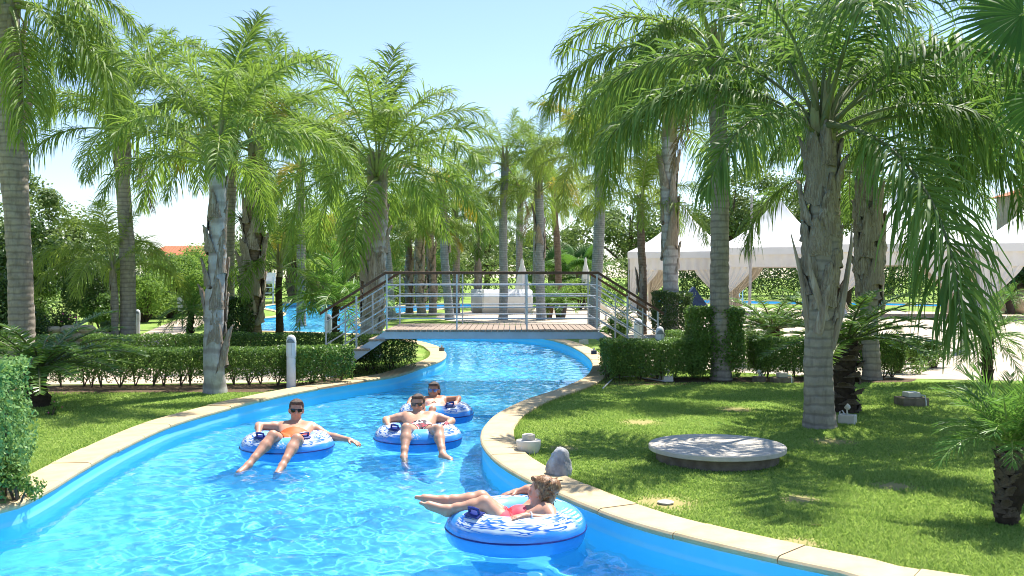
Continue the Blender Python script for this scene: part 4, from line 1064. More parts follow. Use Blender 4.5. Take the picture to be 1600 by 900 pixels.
# ------------------------------------------------------------------ bollard lights, lawn fittings
def bollard(label, base, h, rad=.075):
    t = thing('bollard_light', label, 'bollard', base, 'bollard lights')
    MB().lathe([(rad*.92, -.02), (rad*.92, h*.58), (rad*.86, h*.585), (rad*.86, h*.60)], 20).build('post', M['bollard'], t, smooth=True)
    MB().lathe([(rad, h*.60), (rad, h*.86), (rad*.97, h*.90), (rad*.82, h*.955), (rad*.5, h*.99), (.004, h)], 20).build('cap', M['bollard'], t, smooth=True)
    V = []; Fq = []
    n = 9
    for i in range(n):
        a = -math.pi/2-.95+1.9*i/(n-1); ca, sa = math.cos(a), math.sin(a); q = 1-abs(i/(n-1)*2-1)**2
        for z in (h*.855, h*(.86+.075*q)): V.append((ca*rad*1.02, sa*rad*1.02, z))
    for i in range(n-1): Fq.append((2*i, 2*i+2, 2*i+3, 2*i+1))
    mb = MB().add(V, Fq); mb.build('lamp_window', M['bollard_glass'], t)
    MB().box(rad*.2, rad*.28, -rad*1.02, -rad*.9, h*.62, h*.85).build('seam', M['pole'], t)
bollard('white bollard light in front of the bright hedge end', G(455, 607), .84, .078)
bollard('white bollard light beside the rail of the left stairs', at_ground(513, 22.5), .90, .085)
bollard('bollard light by the garden path right of the tall palm', G(215, 527), .80, .075)
bollard('white bollard top showing above the right front hedge', at_ground(1031, 16.95), .90, .075)
bollard('bollard light behind the right stair railings', at_ground(997, 20.2), .90, .09)
t = thing('marker_post', 'small white tilted marker in front of the feathery shrubs', 'post', at_ground(285, 33))
MB().box(-.02, .02, 0, .03, 0, 1.0).build('post', M['pole'], t)
MB().box(-.075, .075, -.02, 0, .62, 1.06, Matrix.Rotation(-.1, 4, 'Y'), .005).build('sign_plate', M['bollard'], t)

def spot(label, base, h, rz, block=(.15, .11, .09), bm='fixture', head=.035, cable=True):
    t = thing('garden_spotlight', label, 'spotlight', base, 'garden spotlights', rz)
    a, b_, c = block
    MB().box(-a/2, a/2, -b_/2, b_/2, -.01, c, b=.008).build('base', M[bm], t)
    MB().tube([(0, 0, c), (.005, 0, c+h*.5)], .010, 8).build('stem', M['fixture'], t, smooth=True)
    Mx = Matrix.Translation((0, 0, c+h*.75)) @ Matrix.Rotation(.9, 4, 'Y')
    mb = MB().lathe([(head*.5, -head), (head, -head*.3), (head, head*.6), (head*.85, head*.65), (head*.8, head*.3)], 14); mb.v = [tuple(Mx @ Vector(p)) for p in mb.v]
    mb.build('lamp_head', M['fixture'], t, smooth=True)
    if cable: MB().tube([(.03, .01, c), (.055, .01, c+.045), (.085, .01, c+.03), (.09, .01, .02), (.1, 0, .005)], .008, 6).build('cable', M['bollard'], t, smooth=True)
spot('small spotlight on a white block beside the nearest big palm', G(1324, 662), .12, 2.6, (.19, .15, .11))
spot('spotlight on a dark block left of the grey box under the right hedge', G(1186, 597), .10, .4, (.17, .13, .10), 'concrete_dark', .03)
spot('tiny spotlight on the coping tip left under the bridge', (*G(690, 551)[:2], CT), .04, .3, (.10, .09, .08), 'concrete_dark', .025, False)
spot('tiny dark spotlight on the right bank coping near the hedge', (*G(928, 556)[:2], CT), .04, .3, (.10, .09, .08), 'navy', .025, False)
spot('pale spotlight block on the grass under the right bridge end', G(912, 538), .08, 1.0, (.22, .16, .12), 'fixture', .04)
spot('cream spotlight on the soil in front of the right hedge', G(1043, 596), .12, .1, (.16, .13, .09), 'fixture', .04)

def fitting(label, base, bs, ts, mats, rz):
    t = thing('junction_box', label, 'utility box', base, 'junction boxes on the lawn', rz)
    MB().box(-bs[0]/2, bs[0]/2, -bs[1]/2, bs[1]/2, -.01, bs[2], b=.008).build('base', M[mats[0]], t)
    MB().box(-ts[0]/2, ts[0]/2, -ts[1]/2, ts[1]/2, bs[2]+.001, bs[2]+ts[2], b=.008).build('lid', M[mats[1]], t)
    MB().tube([(ts[0]*.3, -ts[1]*.3, bs[2]+ts[2]*.5), (bs[0]*.36, -bs[1]*.45, bs[2]+.03), (bs[0]*.37, -bs[1]*.53, bs[2]*.6), (bs[0]*.37, -bs[1]*.54, .01)], .009, 6).build('cable', M['bollard'], t, smooth=True)
fitting('dark brick box with pale lid on the right lawn', G(1424, 634), (.36, .26, .12), (.17, .17, .07), ('concrete_dark', 'fixture'), .12)
fitting('low dark box with grey lid in front of the right hedge', G(1222, 598), (.34, .2, .09), (.15, .15, .08), ('concrete_dark', 'concrete'), .05)
def pot_light():
    t = thing('lawn_light', 'round cream lawn light beside the right coping', 'lawn light', G(826, 708))
    MB().lathe([(.085, -.01), (.115, .05), (.125, .12), (.122, .13), (.10, .132)], 24).build('body', M['fixture'], t, smooth=True)
    MB().lathe([(.062, .132), (.066, .15), (.064, .185), (.05, .19)], 24).build('cap', M['concrete'], t, smooth=True)
pot_light()
def nrm_(v):
    v = np.array(v, float); return v/np.linalg.norm(v)
def rock():
    b = G(875, 747); t = thing('rock_speaker', 'grey rock shaped garden speaker beside the right coping', 'speaker', b, rz=.3)
    r = np.random.default_rng(12); n1, n2 = 18, 26; V = []
    pl = [(nrm_(v), d) for v, d in (((-.5, -.8, .25), .100), ((.6, -.75, .15), .098), ((.9, .2, .2), .112), ((-.9, -.1, .2), .118), ((-.3, -.2, 1), .170), ((.5, .1, .8), .160), ((0, .9, .3), .105), ((.1, -1, .1), .112), ((-.6, .5, .6), .125))]
    for i in range(n1+1):
        th = math.pi*i/n1
        for k in range(n2):
            ph = 2*math.pi*k/n2; d = np.array([math.sin(th)*math.cos(ph), math.sin(th)*math.sin(ph), math.cos(th)])
            q = min([dd/max(1e-3, float(d@n)) for n, dd in pl if float(d@n) > .05]+[.175]); q = min(q, .19)
            V.append(d*q*(1+.035*r.normal())*np.array([1, 1, 1.05])+np.array([0, 0, .15]))
    Fq = [(i*n2+k, (i+1)*n2+k, (i+1)*n2+(k+1) % n2, i*n2+(k+1) % n2) for i in range(n1) for k in range(n2)]
    link('shell', mesh_np('shell', np.array(V)*.8, np.array(Fq), M['rock']), t)
rock()
def disc():
    c = G(1120, 719); t = thing('concrete_cover', 'round pale concrete cover lying on the right lawn', 'concrete cover', c)
    MB().lathe([(.575, -.02), (.575, .10)], 64).build('ring', M['concrete_dark'], t, smooth=True)
    MB().lathe([(.64, .101), (.645, .107), (.645, .142), (.638, .150), (.3, .153), (.004, .154)], 72).build('slab', M['concrete'], t, smooth=True)
disc()
o = MB().lathe([(.06, 0.004), (.065, .016), (.05, .022), (.004, .022)], 16).build('sprinkler_head', M['pole'], None, G(1040, 787), True); tag(o, 'small grey sprinkler head in the bare patch of lawn', 'sprinkler')
hp = [G(x, y, .015) for x, y in ((800, 663), (840, 640), (895, 622), (937, 607), (955, 590), (985, 588), (1010, 592), (1035, 596))]
hp = [(p[0]+.05, p[1], .018) for p in hp]
o = MB().tube([tuple(q) for q in hp[3:]], .012, 6).build('cable', M['bollard'], None, smooth=True); tag(o, 'pale cable lying on the ground at the foot of the right hedge', 'cable')

dl = MB().add([(-.05, 0, .012), (0, -.02, .02), (.06, .005, .014), (0, .022, .012)], [(0, 1, 2, 3)]).build('fallen_leaf', M['frond_dry'], None, G(1275, 823)); tag(dl, 'small dry leaf lying on the near right lawn', 'leaf')
# ------------------------------------------------------------------ tents
def tent(label, c, s, rz, eave=3.0, peak=5.5, curtains=(1, 1, 1, 1)):
    t = thing('tent', label, 'tent', (c[0], c[1], 0), 'white pagoda tents', rz); h = s/2
    n = 14; V = []; rows = 12
    def ring(k):
        u = k/rows; rad = h*(1-u)**1.0; z = eave+(peak-eave)*(u*.55+u**2.4*.45); out = []
        for sd in range(4):
            for j in range(n):
                q = -1+2*j/n; p = [(q, -1), (1, q), (-q, 1), (-1, -q)][sd]; out.append((p[0]*rad, p[1]*rad, z-.10*(1-u)*u*(1-q*q)*2))
        return out
    for k in range(rows+1): V += ring(k) if k < rows else [(x*.02/1, y*.02, peak) for x, y, z in [(math.cos(2*math.pi*i/(4*n)-2.35), math.sin(2*math.pi*i/(4*n)-2.35), 0) for i in range(4*n)]]
    m = 4*n; Fq = [(k*m+i, k*m+(i+1) % m, (k+1)*m+(i+1) % m, (k+1)*m+i) for k in range(rows) for i in range(m)]
    mb = MB().add(V, Fq); rf = mb.build('roof', M['white_fabric'], t, smooth=True)
    for sd in range(4):
        Mx = Matrix.Rotation(sd*math.pi/2, 4, 'Z')
        MB().box(-h, h, -h-.012, -h, eave-.34, eave+.0, Mx).build('valance', M['white_fabric'], t)
        # gathered header hanging below the valance, then side curtains tied back
        def cloth(fn, nu, nv, name):
            V = []; 
            for i in range(nv+1):
                for j in range(nu+1): V.append(Mx @ Vector(fn(j/nu, i/nv)))
            MB().add(V, [(i*(nu+1)+j, i*(nu+1)+j+1, (i+1)*(nu+1)+j+1, (i+1)*(nu+1)+j) for i in range(nv) for j in range(nu)]).build(name, M['cream_fabric'], t, smooth=True)
        cloth(lambda u, v: (-h+.05+(s-.1)*u, -h+.06+.035*math.sin(u*70), eave-.30-.62*v-.08*math.sin(u*math.pi)*v*0), 120, 4, 'pelmet_curtain')
        if curtains[sd]:
            for sg in (-1, 1):
                def cur(u, v, sg=sg):
                    tie = math.exp(-((v-.62)/.16)**2); wd = (s*.30)*(1-.80*min(1, v/.62)**1.3) if v < .62 else s*.30*.20*(1+1.0*(v-.62)/.38)
                    return (sg*(h-.10-wd*u), -h+.10+.05*math.sin(u*34)*(1-.4*tie), eave-.90-(eave-.92)*v)
                cloth(cur, 40, 16, 'curtain')
    for x, y in ((-h, -h), (h, -h), (h, h), (-h, h)): MB().tube([(x*.985, y*.985, 0), (x*.985, y*.985, eave)], .04, 8).build('pole', M['pole'], t, smooth=True)
    MB().lathe([(.05, peak-.02), (.05, peak+.12), (.02, peak+.2), (.003, peak+.22)], 10).build('finial', M['white_fabric'], t)
tent('first white pagoda tent, left of the vine wrapped palm', (9.0, 52.0), 4.9, -.34, 3.0, 5.35)
tent('second white pagoda tent behind the grey pole', (12.9, 48.2), 5.2, -.34, 3.1, 5.65)
tent('third white pagoda tent behind the hanging palm frond', (17.4, 45.0), 5.6, -.34, 3.15, 5.6)
tent('white pagoda tent at the right edge', (22.4, 42.2), 5.4, -.34, 3.1, 5.3)
# tall grey pole
t = thing('lamp_pole', 'thin tall grey pole in front of the second tent', 'pole', at_ground(1171, 42))
MB().lathe([(.12, 0), (.12, .05), (.05, .06)], 14).build('base', M['pole'], t); MB().tube([(0, 0, .05), (.1, 0, 5.2)], [.065, .045], 10).build('shaft', M['pole'], t, smooth=True)

# closed parasols
def parasol(label, base, h, w, top):
    t = thing('closed_parasol', label, 'parasol', base, 'closed parasols')
    MB().tube([(0, 0, .05), (0, 0, h)], .03, 8).build('pole', M['pole'], t, smooth=True)
    MB().lathe([(.30, 0), (.30, .05), (.07, .07), (.05, .25)], 20).build('base', M['concrete'], t, smooth=True)
    V = []; n = 32; rows = 14
    for k in range(rows+1):
        u = k/rows; z = h-(h-top)*u; 
        for i in range(n):
            a = 2*math.pi*i/n; rad = w*(.10+.9*u**.75)*(1-.28*math.exp(-((u-.18)/.07)**2))*(1+.16*math.cos(a*8)*u)
            V.append((rad*math.cos(a), rad*math.sin(a), z))
    MB().add(V, [(k*n+i, k*n+(i+1) % n, (k+1)*n+(i+1) % n, (k+1)*n+i) for k in range(rows) for i in range(n)]).build('canopy', M['cream_fabric'], t, smooth=True)
parasol('closed cream parasol behind the white lounge', at_ground(816, 50), 2.65, .36, .9)
parasol('closed cream parasol at the right end of the bridge handrail', at_ground(915, 52), 2.75, .27, 1.0)
parasol('closed white parasol standing on the patio behind the hanging frond', G(1504, 552), 2.2, .17, .55)

# white lounge pods
def pod(label, base, Lx, rad, rz):
    t = thing('lounge_pod', label, 'lounge', base, 'white octagonal lounges', rz)
    n = 8; V = []
    for x, q in ((0, .86), (.10, 1), (Lx-.10, 1), (Lx, .86)):
        for k in range(n):
            a = 2*math.pi*(k+.5)/n; V.append((x, math.cos(a)*rad*q, rad*.93+math.sin(a)*rad*q))
    Fq = [(i*n+k, i*n+(k+1) % n, (i+1)*n+(k+1) % n, (i+1)*n+k) for i in range(3) for k in range(n)]+[tuple(range(n)), tuple(3*n+k for k in range(n))[::-1]]
    MB().add(V, Fq).build('shell', M['white_plastic'], t)
    for x in (.25, Lx-.25):
        MB().box(x-.06, x+.06, -rad*.35, rad*.35, -.005, .10).build('foot', M['black'], t)
pod('white octagonal lounge in front, behind the slender palm', at_ground(753, 46.5), 2.35, .62, .05)
pod('white octagonal lounge half hidden behind the front one', at_ground(736, 47.9), 2.0, .62, .05)
# potted plants on the island patio
def potted(label, base, h, mat, L, n, seed):
    t = thing('potted_plant', label, 'potted plant', base, 'potted plants'); r = random.Random(seed)
    MB().lathe([(.15*h/.5, 0), (.22*h/.5, h*.85), (.24*h/.5, h*.88), (.24*h/.5, h), (.20*h/.5, h), (.19*h/.5, h*.9)], 18).build('pot', M[mat], t, smooth=True)
    for k in range(n):
        a = k*2.4; link('frond', FR['pygmy'][min(6, int(k/n*5.5))], t, (0, 0, h*.9), a, L*r.uniform(.8, 1.1))
potted('terracotta pot with arching plant beside the banded palm', at_ground(856, 41), .55, 'pot', .9, 16, 1)
potted('dark planter with green plant right of the terracotta pot', at_ground(876, 41), .62, 'pot_dark', 1.0, 18, 2)
potted('potted spiky plant by the far pool, left of the pale rocks', at_ground(1545, 46.5), .7, 'pot_dark', .9, 18, 3)
potted('potted spiky plant by the far pool, right of the pale rocks', at_ground(1577, 46.5), .7, 'pot_dark', 1.0, 18, 4)
potted('dark pot with leafy plant beside the right bridge stairs', at_ground(968, 25.5), .5, 'pot_dark', .7, 16, 5)
for k, (px, s) in enumerate(((1560, 1.0), (1592, .9))):
    o = link('boulder', stone_mesh(40+k, 1.2, .9, .9, M['limestone']), None, ((px-800)/F*46.8, 46.8, .38), k, s); tag(o, ('pale rock between the two potted plants by the far pool', 'pale rock at the right edge by the far pool')[k], 'boulder')
# lifeguard style ladder chair
def ladder_chair():
    t = thing('ladder_chair', 'white ladder chair on the far bank of the rear pool', 'chair', at_ground(417, 64))
    for x in (-.45, .45):
        for y, y2 in ((-.5, -.2), (.5, .25)): MB().tube([(x*1.15, y, 0), (x, y2, 1.75)], .05, 6).build('leg', M['white_plastic'], t, smooth=True)
    for k in range(4): MB().box(-.5, .5, -.5+.07*k, -.42+.07*k, .3+.36*k, .36+.36*k).build('rung', M['white_plastic'], t)
    MB().box(-.5, .5, -.3, .3, 1.3, 1.36).build('seat', M['white_plastic'], t); MB().box(-.5, .5, .24, .3, 1.45, 2.0).build('backrest', M['white_plastic'], t)
ladder_chair()
def cart():
    t = thing('stroller', 'navy pushchair parked under the first tent', 'pushchair', at_ground(1092, 44))
    MB().add([(-.35, -.3, .45), (.35, -.3, .45), (.35, .3, .45), (-.35, .3, .45), (-.5, -.3, 1.0), (.05, -.3, .85), (.05, .3, .85), (-.5, .3, 1.0), (-.25, -.28, 1.3), (-.25, .28, 1.3)],
             [(3, 2, 1, 0), (0, 1, 5, 4), (1, 2, 6, 5), (2, 3, 7, 6), (3, 0, 4, 7), (4, 5, 8), (6, 7, 9), (4, 8, 9, 7), (5, 6, 9, 8)]).build('hood', M['navy'], t)
    for x in (-.35, .35):
        for y in (-.3, .3):
            mb = MB(); mb.tube([(x+.2*math.cos(q), y, .2+.2*math.sin(q)) for q in [2*math.pi*i/14 for i in range(15)]], .03, 6); mb.build('wheel', M['black'], t, smooth=True)
            MB().tube([(x, y, .2), (x*.6, y, .5)], .018, 6).build('leg', M['pole'], t)
    MB().tube([(.3, -.3, .5), (.75, -.3, 1.05), (.75, .3, 1.05), (.3, .3, .5)], .018, 6).build('handle', M['pole'], t)
cart()
def fence():
    t = thing('railing', 'white slatted railing beside the far pool under the tents', 'railing', at_ground(1122, 66))
    for k in range(9): MB().box(k*.2, k*.2+.06, 0, .05, 0, 1.5).build('slat', M['white_plastic'], t)
    for z in (.2, .8, 1.42): MB().box(-.05, 1.72, -.03, -.001, z, z+.08).build('rail', M['white_plastic'], t)
fence()
def lounger(label, base, rz):
    t = thing('sun_lounger', label, 'sun lounger', base, 'sun loungers by the pool', rz)
    MB().box(0, 1.9, -.32, .32, .28, .34, b=.01).build('bed', M['cream_fabric'], t)
    MB().box(0, .7, -.32, .32, 0, .06, Matrix.Translation((-.0, 0, .34)) @ Matrix.Rotation(.6, 4, 'Y') @ Matrix.Translation((-.7, 0, 0))).build('backrest', M['cream_fabric'], t)
    for x in (.1, 1.8):
        for y in (-.28, .28): MB().box(x-.03, x+.03, y-.03, y+.03, 0, .28).build('leg', M['white_plastic'], t)
lounger('cream sun lounger by the right parasol on the patio', at_ground(948, 40), .4)

# ------------------------------------------------------------------ bathers : one skin per body, grown from a distance field
def surface_nets(D, o, h):
    S = D < 0; nx, ny, nz = D.shape
    c = np.zeros((nx-1, ny-1, nz-1), np.int8); 
    for i in (0, 1):
        for j in (0, 1):
            for k in (0, 1): c += S[i:nx-1+i, j:ny-1+j, k:nz-1+k]
    act = (c > 0) & (c < 8); idx = np.full(act.shape, -1, np.int64); ids = np.argwhere(act); idx[act] = np.arange(len(ids))
    P = np.zeros((len(ids), 3)); cnt = np.zeros(len(ids))
    cr = [(i, j, k) for i in (0, 1) for j in (0, 1) for k in (0, 1)]
    for a in cr:
        for ax in range(3):
            if a[ax] == 1: continue
            b = list(a); b[ax] = 1
            da = D[ids[:, 0]+a[0], ids[:, 1]+a[1], ids[:, 2]+a[2]]; db = D[ids[:, 0]+b[0], ids[:, 1]+b[1], ids[:, 2]+b[2]]
            m = (da < 0) != (db < 0); t = np.where(m, da/(da-db+1e-12), 0)
            q = np.array(a, float)[None]+np.eye(3)[ax][None]*t[:, None]; P[m] += q[m]; cnt[m] += 1
    P /= cnt[:, None]; V = (ids+P)*h+o; Fq = []
    for ax in range(3):
        b, c2 = [(1, 2), (2, 0), (0, 1)][ax]
        sl0 = [slice(None)]*3; sl1 = [slice(None)]*3; sl0[ax] = slice(0, -1); sl1[ax] = slice(1, None)
        A, B = S[tuple(sl0)], S[tuple(sl1)]; e = np.argwhere(A != B); fl = A[tuple(e.T)]
        ok = (e[:, b] > 0) & (e[:, c2] > 0) & (e[:, b] < D.shape[b]-1) & (e[:, c2] < D.shape[c2]-1); e, fl = e[ok], fl[ok]
        def cell(db, dc):
            q = e.copy(); q[:, b] += db; q[:, c2] += dc; return idx[q[:, 0], q[:, 1], q[:, 2]]
        Q = np.stack([cell(-1, -1), cell(0, -1), cell(0, 0), cell(-1, 0)], 1); Q[~fl] = Q[~fl][:, ::-1]; Fq.append(Q)
    return V, np.vstack(Fq)

def field(prims, h):
    lo = np.array([9e9]*3); hi = -lo
    for p in prims:
        if p[0] == 'c':
            for q, rr in ((p[1], p[2]), (p[3], p[4])): lo = np.minimum(lo, np.array(q)-rr); hi = np.maximum(hi, np.array(q)+rr)
        else: rm = max(p[2]); lo = np.minimum(lo, np.array(p[1])-rm); hi = np.maximum(hi, np.array(p[1])+rm)
    lo -= .04; hi += .04; n = np.ceil((hi-lo)/h).astype(int)+1; D = np.full(n, .25, np.float32)
    for p in prims:
        k = p[-1]
        if p[0] == 'c': a, b = np.array(p[1]), np.array(p[3]); rm = max(p[2], p[4]); l2 = np.minimum(a, b)-rm-k-.03; h2 = np.maximum(a, b)+rm+k+.03
        else: a = np.array(p[1]); rm = max(p[2]); l2 = a-rm-k-.03; h2 = a+rm+k+.03
        i0 = np.clip(((l2-lo)/h).astype(int), 0, n-1); i1 = np.clip(((h2-lo)/h).astype(int)+1, 1, n)
        gx, gy, gz = [lo[q]+h*np.arange(i0[q], i1[q]) for q in range(3)]
        X = np.stack(np.meshgrid(gx, gy, gz, indexing='ij'), -1)
        if p[0] == 'c':
            ab = b-a; t = np.clip(((X-a)@ab)/(ab@ab+1e-9), 0, 1); d = np.linalg.norm(X-a-t[..., None]*ab, axis=-1)-(p[2]+(p[4]-p[2])*t)
        else:
            B = p[3]; q = (X-a)@B.T; r_ = np.array(p[2]); k0 = np.linalg.norm(q/r_, axis=-1); k1 = np.linalg.norm(q/(r_*r_), axis=-1); d = k0*(k0-1)/(k1+1e-9)
        s = tuple(slice(i0[q], i1[q]) for q in range(3)); A = D[s]
        hh = np.clip(.5+.5*(A-d)/k, 0, 1); D[s] = A*(1-hh)+d*hh-k*hh*(1-hh)
    return surface_nets(D, lo, h)

def cap(a, ra, b, rb, k=.02): return ('c', np.array(a, float), ra, np.array(b, float), rb, k)
def nrm(v): v = np.array(v, float); return v/(np.linalg.norm(v)+1e-9)

def head_prims(c, f, up, s):
    f = nrm(f); up = nrm(np.array(up)-f*np.dot(up, f)); sd = np.cross(up, f); B = np.stack([sd, f, up]); c = np.array(c)
    def L(x, y, z): return c+(sd*x+f*y+up*z)*s
    e = lambda p, r, k=.012: ('e', p, tuple(q*s for q in r), B, k)
    P = [e(L(0, -.012, .022), (.074, .094, .092)), e(L(0, .018, -.045), (.056, .066, .072), .02), e(L(0, .050, -.088), (.028, .026, .024), .02),
         cap(L(0, .088, .012), .011*s, L(0, .106, -.022), .015*s, .008), e(L(0, .078, -.058), (.026, .014, .007), .006), e(L(0, .078, -.070), (.022, .013, .008), .006),
         e(L(0, .076, .030), (.050, .018, .012), .012)]
    for q in (-1, 1):
        P += [e(L(q*.076, -.012, -.008), (.012, .022, .034), .006), e(L(q*.040, .066, -.026), (.022, .02, .02), .015)]
    return P, B, L

def hand_prims(w, tip, pn, s, curl=.5, thumb=1):
    w = np.array(w); d = nrm(np.array(tip)-w); pn = nrm(np.array(pn)-d*np.dot(pn, d)); sd = np.cross(d, pn)
    P = [cap(w, .024*s, w+d*.03*s, .026*s, .015)]
    for o in (-.026, -.009, .009, .026): P.append(cap(w+d*.02*s+sd*o*.55*s, .016*s, w+d*.085*s+sd*o*s, .0135*s, .012))
    for o, ln in ((-.033, .058), (-.011, .075), (.011, .08), (.033, .070)):
        a = w+(d*.088+sd*o)*s; d1 = nrm(d-pn*curl*.35+sd*o*3); d2 = nrm(d-pn*curl*1.0+sd*o*2); d3 = nrm(d-pn*curl*1.8+sd*o)
        b = a+d1*ln*.45*s; c = b+d2*ln*.32*s; e = c+d3*ln*.28*s
        P += [cap(a, .0100*s, b, .0092*s, .004), cap(b, .0092*s, c, .0085*s, .003), cap(c, .0085*s, e, .0072*s, .003)]
    a = w+(d*.022+sd*.026*thumb)*s; b = a+nrm(d*.62+sd*thumb*.75-pn*.15)*.042*s; c = b+nrm(d*.9+sd*thumb*.3-pn*.25)*.034*s
    P += [cap(a, .0155*s, b, .0115*s, .008), cap(b, .0115*s, c, .0088*s, .004)]
    return P

def body_prims(J, s=1.0, female=False, curl=(.5, .5), hand_up=(0, 0, 1)):
    A = {k: np.array(v, float) for k, v in J.items()}; P = []
    sl, srr, hl, hr = A['sl'], A['sr'], A['hl'], A['hr']; neck, pel = A['neck'], (hl+hr)/2
    mid = (neck+pel)/2; wl = lambda a, b, t: a+(b-a)*t
    sm = (sl+srr)/2; ax = nrm(pel-sm); side = nrm(sl-srr); fr = nrm(A['front'])
    wr = .082 if female else .094
    ch = sm+ax*.15*s; wa = sm+(pel-sm)*.62
    P += [cap(wl(sl, srr, .14), .056*s, wl(sl, srr, .86), .056*s, .04), cap(wl(sl, sm, .25)+ax*.05*s, .080*s, wl(hl, wa, .35), wr*s*.92, .05), cap(wl(srr, sm, .25)+ax*.05*s, .080*s, wl(hr, wa, .35), wr*s*.92, .05),
          cap(ch, .10*s, wa, (.092 if female else .108)*s, .05), cap(wa, .10*s, pel, .112*s, .05), cap(hl, .094*s, hr, .094*s, .04)]
    for q in (1, -1):
        c = ch+side*q*.068*s+fr*(.072 if female else .052)*s
        P.append(cap(c, (.050 if female else .052)*s, c+ax*.02*s, (.050 if female else .05)*s, .03))
    P += [cap(sm-ax*.01*s, .072*s, neck, .056*s, .035), cap(neck, .054*s, A['head']-nrm(A['headup'])*.05*s, .050*s, .02), cap(wl(sl, neck, .1), .05*s, neck, .045*s, .03), cap(wl(srr, neck, .1), .05*s, neck, .045*s, .03)]
    g = .86 if female else 1.0
    for q, sh, el, wrr, hd, cu in ((1, sl, A['el'], A['wl'], A['handl'], curl[0]), (-1, srr, A['er'], A['wr'], A['handr'], curl[1])):
        P += [cap(sh, .054*s*g, wl(sh, el, .35), .051*s*g, .03), cap(wl(sh, el, .3), .052*s*g, el, .039*s*g, .02), cap(el, .040*s*g, wl(el, wrr, .3), .042*s*g, .015), cap(wl(el, wrr, .3), .042*s*g, wrr, .025*s*g, .015)]
        P += hand_prims(wrr, hd, hand_up, s*(.92 if female else 1.0), cu, q)
    for hp_, kn, an, to in ((hl, A['kl'], A['al'], A['tl']), (hr, A['kr'], A['ar'], A['tr'])):
        sh = nrm(an-kn); back = nrm(np.cross(np.cross(nrm(kn-hp_), sh), sh)+1e-6)
        if np.dot(back, nrm(to-an)) > 0: back = -back
        P += [cap(hp_, .088*s, wl(hp_, kn, .4), .080*s, .03), cap(wl(hp_, kn, .4), .080*s, kn, .056*s, .02), cap(kn, .055*s, wl(kn, an, .32)+back*.014*s, .058*s, .02), cap(wl(kn, an, .32)+back*.014*s, .058*s, wl(kn, an, .75), .038*s, .02), cap(wl(kn, an, .75), .038*s, an, .036*s, .02)]
        ft = nrm(to-an); fd = nrm(np.cross(np.cross(ft, sh), ft)); lat = np.cross(ft, sh)
        heel = an+sh*.035*s-ft*.03*s
        P += [cap(an, .036*s, heel, .031*s, .02), cap(heel, .030*s, an+ft*.11*s+sh*.04*s, .030*s, .02), cap(an, .034*s, an+ft*.12*s+sh*.035*s, .027*s, .02)]
        for o, ln in ((-.030, .045), (-.015, .05), (0, .05), (.014, .047), (.028, .042)):
            a = an+ft*.12*s+sh*.045*s+lat*o*s; P.append(cap(a, .0135*s, a+ft*ln*s+sh*.004, .0105*s, .008))
    return P

def skinmat(name, a, b):
    t = NT(name); v = t.co(); n = t.noise(v, 9, 4); t.base(t.ramp(n, [(.3, b), (.7, a)]), .45, .4)
    t.b.inputs['Subsurface Weight'].default_value = .12; t.b.inputs['Subsurface Radius'].default_value = (.02, .008, .004); t.b.inputs['Subsurface Scale'].default_value = .6
    return t.m
M['skin_a'] = skinmat('fair_skin', (.56, .30, .20), (.47, .235, .15)); M['skin_b'] = skinmat('light_skin', (.57, .325, .22), (.48, .26, .17))
M['skin_c'] = skinmat('tanned_skin', (.46, .23, .14), (.38, .18, .105)); M['skin_d'] = skinmat('sunny_skin', (.56, .31, .21), (.48, .245, .155))
M['hair_brown'] = plain('brown_hair', (.11, .06, .035), (.04, .022, .014), 60, .5, .4, .5); M['hair_dark'] = plain('dark_hair', (.09, .05, .03), (.035, .02, .013), 60, .5, .4, .5)
def hairmat():
    t = NT('highlighted_hair'); v = t.co(scale=(1, 1, 1)); n = t.noise(t.co(scale=(60, 60, 14)), 2, 4); t.base(t.ramp(n, [(.3, (.07, .033, .016)), (.55, (.24, .12, .05)), (.72, (.50, .30, .13))]), .45, .4).bump(n, .6, .006); return t.m
M['hair_blonde'] = hairmat()
M['orange'] = plain('orange_swimwear', (.80, .13, .02), (.66, .09, .015), 14, .6); M['coral'] = plain('coral_bikini', (.85, .10, .13), (.72, .07, .10), 14, .6); M['peach'] = plain('peach_bikini', (.80, .55, .42), (.85, .30, .2), 30, .6)
def stripes():
    t = NT('patterned_trunks'); v = t.co(); vo = t.n('TexVoronoi'); vo.inputs['Scale'].default_value = 26; t.l(v, vo.inputs[0]); t.base(t.ramp(vo.outputs['Color'], [(.25, (.015, .015, .03)), (.45, (.6, .05, .07)), (.7, (.75, .7, .68))]), .7); return t.m
M['patterned'] = stripes()
M['lens_dark'] = plain('dark_lens', (.012, .010, .010), (.01, .01, .01), 5, .08, .6); M['lens_blue'] = plain('blue_mirror_lens', (.10, .22, .45), (.05, .10, .3), 9, .06, .9, 0, .6)
M['watch'] = plain('white_watch', (.75, .75, .74), (.6, .6, .6), 9, .4)

